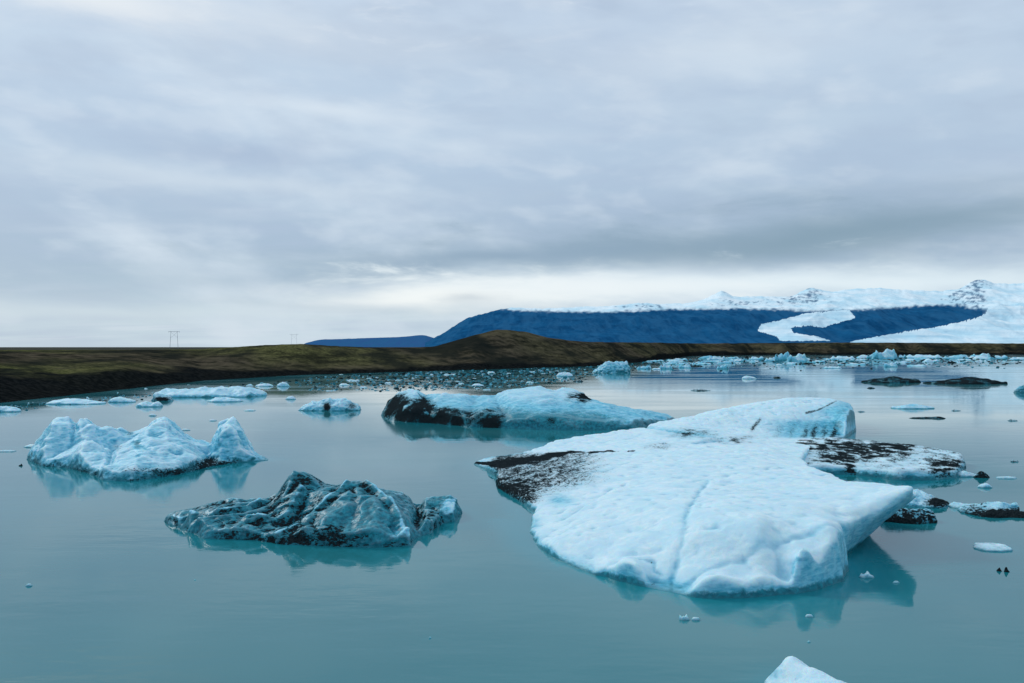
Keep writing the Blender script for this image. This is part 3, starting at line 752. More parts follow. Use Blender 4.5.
for i, (px, r, w, h, d, lab) in enumerate([
    (685, 620, 9, 2, 0, 'left of two tiny white scraps in front of the big slab'),
    (696, 620, 8, 3, 0, 'right of two tiny white scraps in front of the big slab'),
    (809, 617, 8, 2.5, .1, 'tiny white scrap below the right end of the slab'),
    (808, 642, 5, 2.5, .1, 'tiny white scrap above the wedge at the bottom edge'),
    (896, 583, 7, 2.5, .1, 'tiny scrap in the dark reflection of the overhanging corner'),
    (29, 586, 6, 3, .1, 'lone tiny scrap on the water at the lower left'),
    (999, 571, 4, 5, 1.2, 'left of two tiny black scraps near the right edge'),
    (1007, 572, 7, 5, 1.2, 'right of two tiny black scraps near the right edge'),
    (430, 638, 5, 2.5, 0, 'tiny white scrap on the water at the lower middle'),
    (195, 580, 4, 2.5, 0, 'tiny white scrap below the dark streaked berg'),
    (868, 578, 16, 5, .0, 'small white shelf of ice at the foot of the slab front corner'),
    (20, 466, 4, 2, 1.0, 'tiny dark scrap left of the peaked berg'),
    (185, 430.5, 10, 1.6, 0, 'thin white scrap behind the peaked berg'),
    (212, 421, 9, 1.6, 0, 'thin white scrap beyond the right peak of the peaked berg'),
    (152, 416, 9, 2.2, 0, 'pale scrap between the shore floes and the peaked berg'),
    (702, 391, 22, 1.6, .6, 'long thin dark scrap far out on the bright water'),
    (778, 378, 9, 2, .8, 'short dark scrap just below the far row of ice'),
    (750, 379, 16, 3.5, 0, 'soft white scrap just below the far row of ice'),
    (957, 411, 10, 1.4, .5, 'thin grey scrap right of the turquoise floe'),
    (1014, 421, 10, 1.6, .5, 'thin grey scrap near the right edge'),
    (1016, 462, 8, 1.6, .5, 'faint grey scrap at the right edge beyond the grey floe'),
    (862, 412, 7, 1.4, .5, 'faint grey scrap beyond the knob of the slab'),
    ]):
    auto_ice('ice_scrap', lab, 'ice scrap', px, r, w, [(-.5, h), (.2, h * 0.9), (.6, h * .6)], d, .15, 200 + i, group=T, glow=0.3)

# ------------------------------------------------------------------ small copied chunks (brash, far rows)
def chunk_mesh(seed, dirt, blue, flat):
    r = np.random.RandomState(seed)
    K = 14
    poly = [(math.cos(2*math.pi*k/K) * 0.5 * (0.75 + .35*r.rand()), math.sin(2*math.pi*k/K) * 0.35 * (0.75 + .35*r.rand()), 0.08) for k in range(K)]
    pts = [(r.uniform(-.3, .3), r.uniform(-.15, .15), flat * r.uniform(.5, 1.0)) for _ in range(4)]
    ctrl = poly + pts
    def zf(x, y, d):
        z = rbf(ctrl, x, y) + 0.10 * flat * fbm(P3(x, y) * 6, seed, 3)
        k = np.clip(d / 0.07, 0, 1)
        return np.where(d > 0, np.maximum(z, 0.03) * np.sqrt(k), np.maximum(-0.3, d * 2))
    v, f = heightfield_solid(poly, zf, 0.045, margin=0.1, bottom=-0.35)
    v += 0.02 * np.stack([fbm(v * 5, seed + q, 2) for q in range(3)], 1)
    me = mesh_np('ice_chunk', v, f)
    n = len(v)
    dd = np.clip(dirt * (0.9 + 0.6 * fbm(v * 4, seed + 7, 2)), 0, 1.3)
    bb = np.clip(blue + 0.3 * fbm(v * 3, seed + 8, 2) + 0.25 * sstep(.15, 0, v[:, 2]), 0, 1)
    set_attr(me, 'tint', np.stack([dd, bb, np.full(n, 0.5)], 1))
    me.materials.append(ICE)
    return me
CH_WHITE = [chunk_mesh(300 + i, 0.0, 0.12, [0.28, .4, .5, .22, .6][i]) for i in range(5)]
CH_TEAL = [chunk_mesh(320 + i, 0.25, 0.6, [0.25, .35, .2][i]) for i in range(3)]
CH_DARK = [chunk_mesh(330 + i, 1.0, 0.7, [0.2, .3][i]) for i in range(2)]
def jag_mesh(seed, dirt, blue, tall):
    r = np.random.RandomState(seed)
    K = 18
    poly = [(math.cos(2*math.pi*k/K) * 0.5 * (0.8 + .3*r.rand()), math.sin(2*math.pi*k/K) * 0.22 * (0.75 + .35*r.rand()), 0.04) for k in range(K)]
    pts = [(-.42 + .84 * (k + r.rand()*.6) / 9, r.uniform(-.08, .08), tall * r.uniform(.25, 1.0)) for k in range(9)]
    ctrl = poly + pts
    def zf(x, y, d):
        z = rbf(ctrl, x, y, 0.001) + 0.35 * tall * (cell2(P3(x, y) * 7, seed) - .3) + 0.12 * tall * fbm(P3(x, y) * 14, seed, 3)
        k = np.clip(d / 0.04, 0, 1)
        return np.where(d > 0, np.maximum(z, 0.02) * np.sqrt(k), np.maximum(-0.2, d * 2))
    v, f = heightfield_solid(poly, zf, 0.022, margin=0.06, bottom=-0.22)
    me = mesh_np('ice_jag', v, f)
    n = len(v)
    dd = np.clip(dirt + 0.7 * sstep(0.1, 0.4, fbm(v * 5, seed + 7, 2)) * (dirt > 0), 0, 1.3)
    bb = np.clip(blue + 0.4 * fbm(v * 4, seed + 8, 2) + 0.3 * sstep(.10, 0, v[:, 2]), 0, 1)
    set_attr(me, 'tint', np.stack([dd, bb, np.full(n, 0.5)], 1))
    me.materials.append(ICE)
    return me
CH_JAG = [jag_mesh(340 + i, [0, 0.05, 0, 0.1][i], [.15, .35, .25, .3][i], [.22, .28, .32, .16][i]) for i in range(4)]
def chunk(name, label, cat, group, me, px, row, wpx, hs=1.0, rz=0.0):
    x, y = ground(px, row)
    s = y / F * wpx
    o = bpy.data.objects.new(name, me); COL.objects.link(o)
    o.location = (x, y + s * 0.3, 0); o.scale = (s, s, s * hs); o.rotation_euler = (0, 0, rz)
    return tag(o, label, cat, group)

R = random.Random(5)
# named far row pieces: (px, base row, width, height scale, label)
FAR = [
 (666,369,13,1.6,'pointed white berg, leftmost of the far row of ice'),
 (645,369,16,.6,'low white floe between the vivid blue lump and the far row'),
 (686,368,14,.8,'pale floe second from the left in the far row'),
 (680,360.5,24,.55,'flat white strip at the foot of the moraine, left of the far row'),
 (718,361,20,1.1,'humped white berg at the left third of the far row'),
 (724,369,14,.9,'teal-footed chunk in front of the humped white berg'),
 (738,361.5,16,.6,'flat teal-white floe right of the humped berg'),
 (757,360.5,24,1.0,'rounded pale berg against the dark moraine, middle of the far row'),
 (773,361.5,16,1.1,'blue-white berg left of the tallest crest in the far row'),
 (784,361.5,18,1.5,'tallest blue-white crest in the middle of the far row'),
 (800,362,24,1.1,'broad blue-white berg right of the tallest crest'),
 (820,362.5,20,.7,'low pale tail of the far row, right of the broad berg'),
 (845,360,26,.7,'low white strip left of the jagged turquoise berg'),
 (874,358.5,12,1.2,'small white bump on the left flank of the jagged turquoise berg'),
 (889,359.5,28,1.2,'jagged turquoise berg, biggest of the far right row'),
 (903,358.5,12,1.9,'pointed white crest behind the jagged turquoise berg'),
 (928,358.5,36,.5,'smooth white dome-shaped floe right of the jagged berg'),
 (960,359,26,.45,'low white strip right of the dome-shaped floe'),
 (985,358.5,22,.75,'rounded white floe left of the green-shaded berg'),
 (1003,359,24,.95,'green-shaded sloping berg near the right edge under the glacier'),
 (1026,360,26,.5,'flat white floe cut off by the right edge under the glacier'),
 (700,364.5,14,.7,'small pale chunk behind the dark sliver in the far row'),
 (893,367,16,.9,'white chunk in front of the jagged turquoise berg'),
 (858,365,30,.35,'pale flat floe awash left of the jagged berg'),
 (834,368.5,18,.5,'turquoise flat floe left of the far dark water'),
]
for i, (px, r, w, hs, lab) in enumerate(FAR):
    chunk('iceberg' if hs > 0.9 else 'ice_floe', lab, 'iceberg' if hs > .9 else 'ice floe', 'far row of ice below the moraine',
          CH_JAG[i % 4], px, r, w * 1.1, hs * 1.15, R.uniform(-.3, .3))
chunk('ice_floe', 'black sliver among the pale chunks at the left of the far row', 'ice floe', 'far row of ice below the moraine', CH_DARK[0], 697, 366.5, 14, .5)
# filler along the far row
def scatter(n, fx, label, group, sets, wr, hr):
    for i in range(n):
        px, row = fx()
        me = R.choice(R.choices(sets[0], weights=sets[1])[0])
        chunk('ice_chunk', label, 'ice chunk', group, me, px, row, R.uniform(*wr) ** 1.0, R.uniform(*hr), R.uniform(-1, 1))
def f_far():
    px = R.uniform(655, 1040)
    return px, 357.8 + abs(R.gauss(0, 1)) * 3.4 + (3 if px < 700 else 0)
scatter(115, f_far, 'small pale chunk of ice adrift in the far row below the moraine', 'small chunks of the far row', ([CH_WHITE[:2] + CH_JAG * 2, CH_TEAL, CH_DARK], [.66, .22, .12]), (3, 22), (.25, .6))
def f_brash():
    while True:
        px = R.gauss(470, 85)
        lo = 374.5 if px < 400 else 371
        hi = 391 if px < 420 else (389 if px < 540 else 382)
        if 315 < px < 640:
            row = R.uniform(lo, hi)
            return px, row
scatter(155, f_brash, 'small scrap of the drifting ice field below the dark hill', 'drifting ice field below the dark hill', ([CH_WHITE, CH_TEAL, CH_DARK], [.45, .40, .15]), (1.6, 6.0), (.2, .42))
for i, (px, r, w, lab) in enumerate([(353,381,14,'wide white floe, upper left of the drifting ice field'), (344,385.5,12,'white floe just below the wide one at the left of the ice field'),
    (388,383.5,8,'bright white floe in the middle left of the ice field'), (399,380.5,8,'pale blue floe above the bright one in the ice field'), (447,375,7,'bright white floe high in the middle of the ice field'),
    (363,388,9,'low pale floe at the lower left of the ice field'),(329,391,8,'small floe left below the ice field'),(478,386,14,'broad faint floe at the lower middle of the ice field'),
    (491,373,9,'white floe high right of the ice field'),(487,390,9,'pale floe just behind the long blue iceberg'),(530,383,9,'pale floe at the right end of the ice field'),(461,384,7,'small white floe above the long blue iceberg'),
    (369,378.5,6,'tiny bright floe right of the wide white one')]):
    chunk('ice_floe', lab, 'ice floe', 'larger floes of the ice field', CH_WHITE[i % 3], px, r, w, .45)
def f_left():
    px = R.uniform(0, 250)
    return px, np.interp(px, [0, 100, 250], [404, 399, 388]) + R.gauss(0, 3.0)
scatter(26, f_left, 'tiny ice chip among the floes along the left shore', 'ice chips along the left shore', ([CH_WHITE, CH_TEAL], [.7, .3]), (1.5, 4), (.4, .8))

def brash(name, label, n, fx, seed):
    rr = np.random.RandomState(seed)
    V, Fc, Tn = [], [], []
    K = 7
    for i in range(n):
        px, row = fx(rr)
        x, y = ground(px, row)
        s = y / F
        L = s * rr.uniform(0.8, 3.4) * (1.5 if rr.rand() < .08 else 1); W = L * rr.uniform(0.4, 0.9); h = min(L * 0.25, s * rr.uniform(0.25, 1.1))
        a0 = rr.uniform(0, 6.28)
        base = len(V)
        rad = 0.5 * (0.7 + 0.6 * rr.rand(K))
        rot = rr.uniform(-.6, .6)
        for ring, (sc, z) in enumerate(((1.0, -0.1 * s), (0.95, h * 0.55), (0.55, h))):
            for k in range(K):
                a = a0 + 2 * math.pi * k / K
                ux, uy = math.cos(a) * rad[k] * L * sc, math.sin(a) * rad[k] * W * sc
                V.append((x + ux * math.cos(rot) - uy * math.sin(rot), y + ux * math.sin(rot) + uy * math.cos(rot), z * (0.7 + 0.6 * rr.rand()) if ring else z))
        V.append((x, y, h * 1.05))
        for ring in (0, 1):
            for k in range(K):
                p, q = base + ring * K + k, base + ring * K + (k + 1) % K
                Fc.append((p, q, q + K, p + K))
        for k in range(K):
            Fc.append((base + 2 * K + k, base + 2 * K + (k + 1) % K, base + 3 * K, base + 3 * K))
        t = rr.choice(4, p=[.08, .15, .39, .38])
        tn = ((0.0, 0.3, .5), (0.2, 0.7, .5), (0.35, 1.0, .5), (1.0, 1.0, .5))[t]
        Tn += [tn] * (3 * K + 1)
    q4 = [f for f in Fc if f[2] != f[3]]; t3 = [f[:3] for f in Fc if f[2] == f[3]]
    me = bpy.data.meshes.new(name); me.from_pydata(V, [], q4 + t3); me.update()
    set_attr(me, 'tint', np.array(Tn))
    o = link(name, me, ICE)
    tag(o, label, 'brash ice', None, 'stuff')
def fx_mid(rr):
    while True:
        px = rr.normal(470, 100)
        if 308 < px < 640:
            lo = np.interp(px, [300, 400, 500, 640], [378, 373, 370.3, 364]); hi = np.interp(px, [300, 400, 500, 560, 640], [391, 391, 388, 382, 370])
            return px, lo + (hi - lo) * rr.rand() ** 1.15 + rr.normal(0, .5)
def fx_far(rr):
    px = rr.uniform(640, 1060)
    return px, 357.6 + np.abs(rr.normal(0, 4.2)) + (2 if px < 700 else 0)
def fx_left(rr):
    px = rr.uniform(-20, 310)
    return px, np.interp(px, [0, 100, 200, 300], [406, 398, 388, 380]) + np.abs(rr.normal(0, 2.6))
brash('brash_ice', 'dark drifting field of crushed brash ice below the hill', 1500, fx_mid, 1)
brash('brash_ice', 'crushed ice spread between the bergs of the far row', 1000, fx_far, 2)
brash('brash_ice', 'thin line of crushed ice along the black left bank', 260, fx_left, 3)

# ------------------------------------------------------------------ water
def build_water():
    xs = np.concatenate([[-30000, -6000, -1200, -300, -90, -40], np.arange(-24, 26.01, 0.16), [40, 90, 300, 1200, 6000, 30000]])
    ys = np.concatenate([[-300, -60, 0, 6], np.arange(9, 30, 0.16), np.arange(30, 90, 0.3), [100, 150, 250, 400, 700, 2000, 8000, 40000]])
    XX, YY = np.meshgrid(xs, ys)
    x, y = XX.ravel(), YY.ravel()
    nx, ny = len(xs), len(ys)
    idx = np.arange(nx * ny).reshape(ny, nx)
    q = np.stack([idx[:-1, :-1], idx[:-1, 1:], idx[1:, 1:], idx[1:, :-1]], -1).reshape(-1, 4)
    glow = np.zeros(len(x)); deep = np.zeros(len(x))
    for poly, g in BERG_POLYS:
        pa = np.array(poly)
        mn, mx = pa.min(0) - 3, pa.max(0) + 3
        sel = (x > mn[0]) & (x < mx[0]) & (y > mn[1]) & (y < mx[1])
        if not sel.any(): continue
        d = -seg_dist(x[sel], y[sel], pa)
        size = min(1.0, 0.25 * max(mx - mn - 6))
        wob = 0.5 + 0.5 * fbm(P3(x[sel], y[sel]) * 0.7, 5, 3)
        gg = g * np.exp(-np.maximum(d, 0) / (0.45 * size + 0.05)) * (0.35 + 0.5 * wob)
        glow[sel] = np.maximum(glow[sel], gg)
    # shallow shelf of ice under the left flank of the slab
    shelf = np.array([ground(505, 492), ground(520, 520), ground(500, 520), ground(520, 545), ground(560, 566), ground(570, 560), ground(536, 530)])
    d = seg_dist(x, y, shelf)
    glow = np.maximum(glow, 0.55 * sstep(-0.9, 0.2, d))
    me = mesh_np('lagoon_water', np.stack([x, y, np.zeros(len(x))], 1), q)
    set_attr(me, 'tint', np.stack([np.clip(glow, 0, 1), deep, deep], 1))
    o = link('water', me, WATER)
    tag(o, 'still milky teal glacier lagoon water', None, None, 'structure')
build_water()

# ------------------------------------------------------------------ land
def build_land():
    shore = ([-900,-300,0,100,200,300,400,500,600,650,690,760,1024,1500,2300], [434,416,403,392,381,375,372,369,366,361,356,355,354.5,354,354])
    ridge_row = ([-900,-300,0,100,200,235,265,300,340,380,410,434,457,475,497,512,527,547,570,590,640,700,760,850,950,1024,1500,2300],
                 [352,351,350,350,349.3,347,345,344,346.3,347.6,347.6,346.5,340,335,329.5,330.3,332,337.5,340.5,342,342.5,343.5,343,342.5,343,343.5,342,342])
    ridge_d = ([-900,0,100,200,300,400,440,500,560,600,650,700,1024,2300], [122,160,172,190,192,218,232,245,262,290,385,570,600,610])
    black = ([-900,0,60,120,160,200,300,400,500,640,660,720,760,1024,2300], [2.0,1.8,1.5,1.9,1.2,.8,.7,.8,.7,.8,1.9,1.9,1.2,1.0,1.0])
    pxs = np.arange(-900, 2300, 2.5)
    ts = np.concatenate([np.linspace(-0.06, 0, 4)[:-1], np.linspace(0, 1, 110) ** 1.35, 1 + (np.linspace(0, 1, 50)[1:] ** 3) * 60])
    PX, T = np.meshgrid(pxs, ts)
    px, t = PX.ravel(), T.ravel()
    d0 = H * F / (np.interp(px, *shore) + 0.5 * fbm(P3(px / 18, px * 0), 7, 3) - HR)
    dr = np.maximum(np.interp(px, *ridge_d), d0 * 1.08)
    rr = np.interp(px, *ridge_row) + 0.5 * fbm(P3(px / 9, px * 0), 8, 4)
    zr = H - (rr - HR) * dr / F
    d = np.where(t <= 1, d0 + (dr - d0) * t, dr * (1 + (t - 1)))
    bl = np.interp(px, *black)
    x = (px - CX) / F * d; y = d
    ang = np.arctan2(x, y)
    tt = np.clip(t, 0, 1)
    # shore bank, then a rolling rise to the ridge
    bank = np.minimum(bl, zr * 0.6) * sstep(0.0, 0.16, tt)
    hill = (zr - np.minimum(bl, zr * 0.6)) * (sstep(0.05, 1.0, tt) * 0.75 + 0.25 * tt)
    z = bank + hill
    lump = fbm(P3(x * 0.035, y * 0.02), 21, 5)
    z += (0.22 * zr + 0.15) * lump * np.sin(np.pi * np.clip(tt, 0, 1)) ** 0.7 * 1.1
    z += 0.40 * fbm(P3(x * 0.12, y * 0.10), 25, 5, 0.6) * sstep(0, .2, tt) * sstep(1.0, .8, tt)
    z = np.where(t < 0, t * 18, z)
    back = np.clip((t - 1) / 0.8, 0, 1)
    zp = 3.1 + 0.4 * fbm(P3(x * 0.004, y * 0.004), 29, 3)
    z = np.where(t > 1, zr * (1 - sstep(0, 1, back)) + np.minimum(zp, zr) * sstep(0, 1, back), z)
    nx, ny = len(pxs), len(ts)
    idx = np.arange(nx * ny).reshape(ny, nx)
    q = np.stack([idx[:-1, :-1], idx[:-1, 1:], idx[1:, 1:], idx[1:, :-1]], -1).reshape(-1, 4)
    me = mesh_np('moraine', np.stack([x, y, z], 1), q)
    wet = sstep(bl + 0.5, bl - 0.1, z + 1.7 * fbm(P3(x * 0.06, y * 0.06), 33, 5, 0.6)) * (t < 1)
    moss = sstep(-0.1, 0.45, fbm(P3(x * 0.03, y * 0.018), 35, 4) + 0.12) * np.interp(px, [0, 250, 330, 400, 500, 640, 800, 1024], [1, 1, .75, .5, .25, .3, .35, .3])
    beach = (t > 1.3) * 0.35
    set_attr(me, 'tint', np.stack([wet, moss, beach * np.ones(len(x))], 1))
    o = link('moraine_ground', me, LAND)
    tag(o, 'low mossy brown moraine with a black wet shore across the lagoon', None, None, 'structure')
build_land()

# ------------------------------------------------------------------ mountains
def build_range(name, label, crest, base_d, crest_d, p0, p1, step, snowf, tint_g=0.0, ridge_amp=0.16, rows=150, rough_px=1.2):
    pxs = np.arange(p0, p1, step)
    ts = np.linspace(0, 1, rows)
    ts = np.concatenate([ts, [1.05, 1.2, 1.5]])
    PX, T = np.meshgrid(pxs, ts)
    px, t = PX.ravel(), T.ravel()
    gx = np.arange(p0 - 120, p1 + 120, 1.0)
    gk = np.exp(-(np.arange(-60, 61) / 22.0) ** 2); gk /= gk.sum()
    cs = np.interp(px, gx, np.convolve(np.interp(gx, crest[0], crest[1]), gk, 'same')) if rough_px > 1 else np.interp(px, crest[0], crest[1])
    g2 = np.exp(-(np.arange(-12, 13) / 3.0) ** 2); g2 /= g2.sum()
    cr = np.interp(px, gx, np.convolve(np.interp(gx, crest[0], crest[1]), g2, 'same')) + 1.4 * rough_px * fbm(P3(px / 7.0, px * 0), 55, 5, 0.6)
    wt = sstep(0.82, 1.0, t)
    cs = np.maximum(cs, cr) if rough_px <= 1 else cs
    cr = cr * wt + cs * (1 - wt)
    hz = (HR - cr) / F * crest_d + H
    tt = np.clip(t, 0, 1)
    d = base_d + (crest_d - base_d) * t
    prof = tt ** 1.25
    z = hz * prof
    x = (px - CX) / F * d
    rg = fbm(P3(x * 0.0022, d * 0.0009), 57, 5, 0.5, True)
    z = z + hz * ridge_amp * (rg - 0.2) * np.sin(np.pi * tt) ** 0.8
    z = np.where(t > 1, hz * (1 - (t - 1) * 1.2), z)
    z = np.where(t <= 0, -5, z)
    nx, ny = len(pxs), len(ts)
    idx = np.arange(nx * ny).reshape(ny, nx)
    q = np.stack([idx[:-1, :-1], idx[:-1, 1:], idx[1:, 1:], idx[1:, :-1]], -1).reshape(-1, 4)
    v = np.stack([x, d, z], 1)
    snow, gl = snowf(px, HR + (H - z) * F / d, t, x, d, z)
    tint = np.stack([snow, np.full(len(x), tint_g), np.zeros(len(x))], 1)
    def emit(nm, lb, faces):
        used = np.unique(faces); rm = -np.ones(len(v), int); rm[used] = np.arange(len(used))
        me = mesh_np(nm, v[used], rm[faces]); set_attr(me, 'tint', tint[used] if nm != 'glacier' else np.stack([np.ones(len(used)), np.zeros(len(used)), gl_shade[used]], 1))
        o = link(nm, me, MOUNT); tag(o, lb, None, None, 'structure')
    gl_shade = np.clip(0.25 + 1.1 * fbm(P3(x * 0.0022, z * 0.035), 61, 5, 0.6), 0, 1)
    gf = gl[q].mean(1) > 0.5
    emit(name, label, q[~gf])
    if gf.any(): emit('glacier', 'white glacier tongue and ice slope descending between the blue mountains', q[gf])

def sm_poly(px, row, poly):
    return seg_dist(px, row, poly)
T1 = [(757,331),(761,324),(780,320),(809,312.5),(849,309.5),(856,318.5),(833,324.5),(823,328),(812,326),(791,327.3),(794,332.5),(812,335),(832,341),(780,341),(776,336)]
T2 = [(850,341.5),(864,338.7),(905,331.4),(936,327),(967,320),(986,313.8),(988,306),(1100,300),(2600,300),(2600,360),(850,360)]
def snow_main(px, row, t, x, d, z):
    w = 1.0 * fbm(P3(px / 6, row / 2.5), 71, 4) + 0.7 * fbm(P3(px / 4.0, row / 4.0), 72, 4)
    w2 = fbm(P3((px + row * 1.5) / 8.0, (row - px * 0.25) / 2.6), 73, 5, 0.7)
    sl = np.interp(px, [430,470,500,520,560,612,672,745,786,810,849,905,936,960,975,988,1024], [300,300,308.5,310.5,311.5,312,309,308.6,309.5,311,310,306.8,304.8,305,309,309,306])
    s = sstep(1.8, -1.8, row - sl + 2.4 * w)
    # bare rocks poking through the snow
    rocks = np.exp(-((px - 648) / 26) ** 2 - ((row - 307) / 4) ** 2) + np.exp(-((px - 735) / 30) ** 2 - ((row - 303) / 3.5) ** 2) \
          + np.exp(-((px - 800) / 26) ** 2 - ((row - 300) / 7) ** 2) + np.exp(-((px - 812) / 8) ** 2 - ((row - 293) / 7) ** 2) \
          + np.exp(-((px - 965) / 20) ** 2 - ((row - 296) / 12) ** 2) + np.exp(-((px - 977) / 12) ** 2 - ((row - 281) / 7) ** 2) \
          + np.exp(-((px - 978) / 7) ** 2 - ((row - 301) / 10) ** 2) + 0.6*np.exp(-((px - 722) / 9) ** 2 - ((row - 289) / 4) ** 2)
    s = s * (1 - 0.8 * sstep(0.14, 0.42, np.minimum(rocks, 1) * 0.40 + 0.9 * w2 - 0.14) * (rocks > 0.12))
    g = (np.maximum(sm_poly(px, row + 1.3 * w, T1), sm_poly(px, row + 1.1 * w, T2)) > 0).astype(float)
    g = g * (row < 400)
    s = np.maximum(s, sstep(982, 996, px + 6 * w))
    return s, g
crest = ([425,432,443,460,470,483,497,510,540,590,612,640,660,690,705,722,735,760,790,805,812,830,850,880,905,940,960,972,985,992,1010,1060,1300,1800,2600],
         [347,338.5,333.5,322,317,314,310,307.5,308.5,306.5,306,302.5,304,303,299,290,297,296,297,290,287,292,289,288,290,291,289,281,279,283,284,280,285,300,320])
build_range('snowy_mountain', 'blue hazy mountain range with a snow cap, beyond the moraine on the right', crest, 5200, 8000, 425, 2600, 1.0, snow_main)
crest2 = ([296,307,320,340,367,400,424,432,450,480], [348,342.5,339.5,339,338,337,334.8,337.5,341,348])
build_range('distant_ridge', 'faint flat blue ridge low on the horizon, left of the mountain', crest2, 9500, 11000, 296, 480, 1.0,
            lambda px, row, t, x, d, z: (np.zeros(len(px)), np.zeros(len(px))), tint_g=1.0, rows=30, rough_px=0.3)

# ------------------------------------------------------------------ pylons
import bmesh
def tube(bm, a, b, r0, r1, seg=6):
    from mathutils import Vector
    a, b = Vector(a), Vector(b)
    d = (b - a).normalized()
    u = d.orthogonal().normalized(); w = d.cross(u)
    A = [bm.verts.new(a + (u * math.cos(2*math.pi*k/seg) + w * math.sin(2*math.pi*k/seg)) * r0) for k in range(seg)]
    B = [bm.verts.new(b + (u * math.cos(2*math.pi*k/seg) + w * math.sin(2*math.pi*k/seg)) * r1) for k in range(seg)]
    for k in range(seg):
        bm.faces.new([A[k], A[(k+1) % seg], B[(k+1) % seg], B[k]])
    bm.faces.new(A[::-1]); bm.faces.new(B)
def part(name, segs, parent):
    bm = bmesh.new()
    for s in segs: tube(bm, *s)
    me = bpy.data.meshes.new(name); bm.to_mesh(me); bm.free()
    return link(name, me, POLE, parent)
def pylon(px, d, top_row, wpx, label, thick):
    s = d / F
    zt = H + (HR - top_row) * s
    x = (px - CX) * s
    e = bpy.data.objects.new('power_pylon', None); COL.objects.link(e)
    e.location = (x, d, 2.8)
    tag(e, label, 'pylon', 'wooden power pylons on the plain')
    hh = zt - 2.8; w = wpx * s
    for sg in (-1, 1):
        part('pole', [((sg * w * 0.36, 0, -0.5), (sg * w * 0.27, 0, hh), thick, thick * 0.7)], e)
    part('crossarm', [((-w * 0.5, 0, hh * 0.97), (w * 0.5, 0, hh * 0.97), thick * 0.75, thick * 0.75)], e)
    part('cross_brace', [((-w * 0.29, 0.2, hh * 0.62), (w * 0.27, 0.2, hh * 0.93), thick * 0.35, thick * 0.35),
                         ((w * 0.29, 0.4, hh * 0.62), (-w * 0.27, 0.4, hh * 0.93), thick * 0.35, thick * 0.35)], e)
    for k in (-0.46, 0, 0.46):
        part('insulator', [((k * w, 0, hh * 0.96), (k * w, 0, hh * 0.96 - 1.3), thick * 0.35, thick * 0.35)], e)
pylon(174, 1050, 331, 11.5, 'nearer and taller H-frame power pylon on the flat plain at left', 0.22)
pylon(294, 1900, 334, 8.5, 'fainter farther H-frame power pylon left of the blue ridge', 0.19)

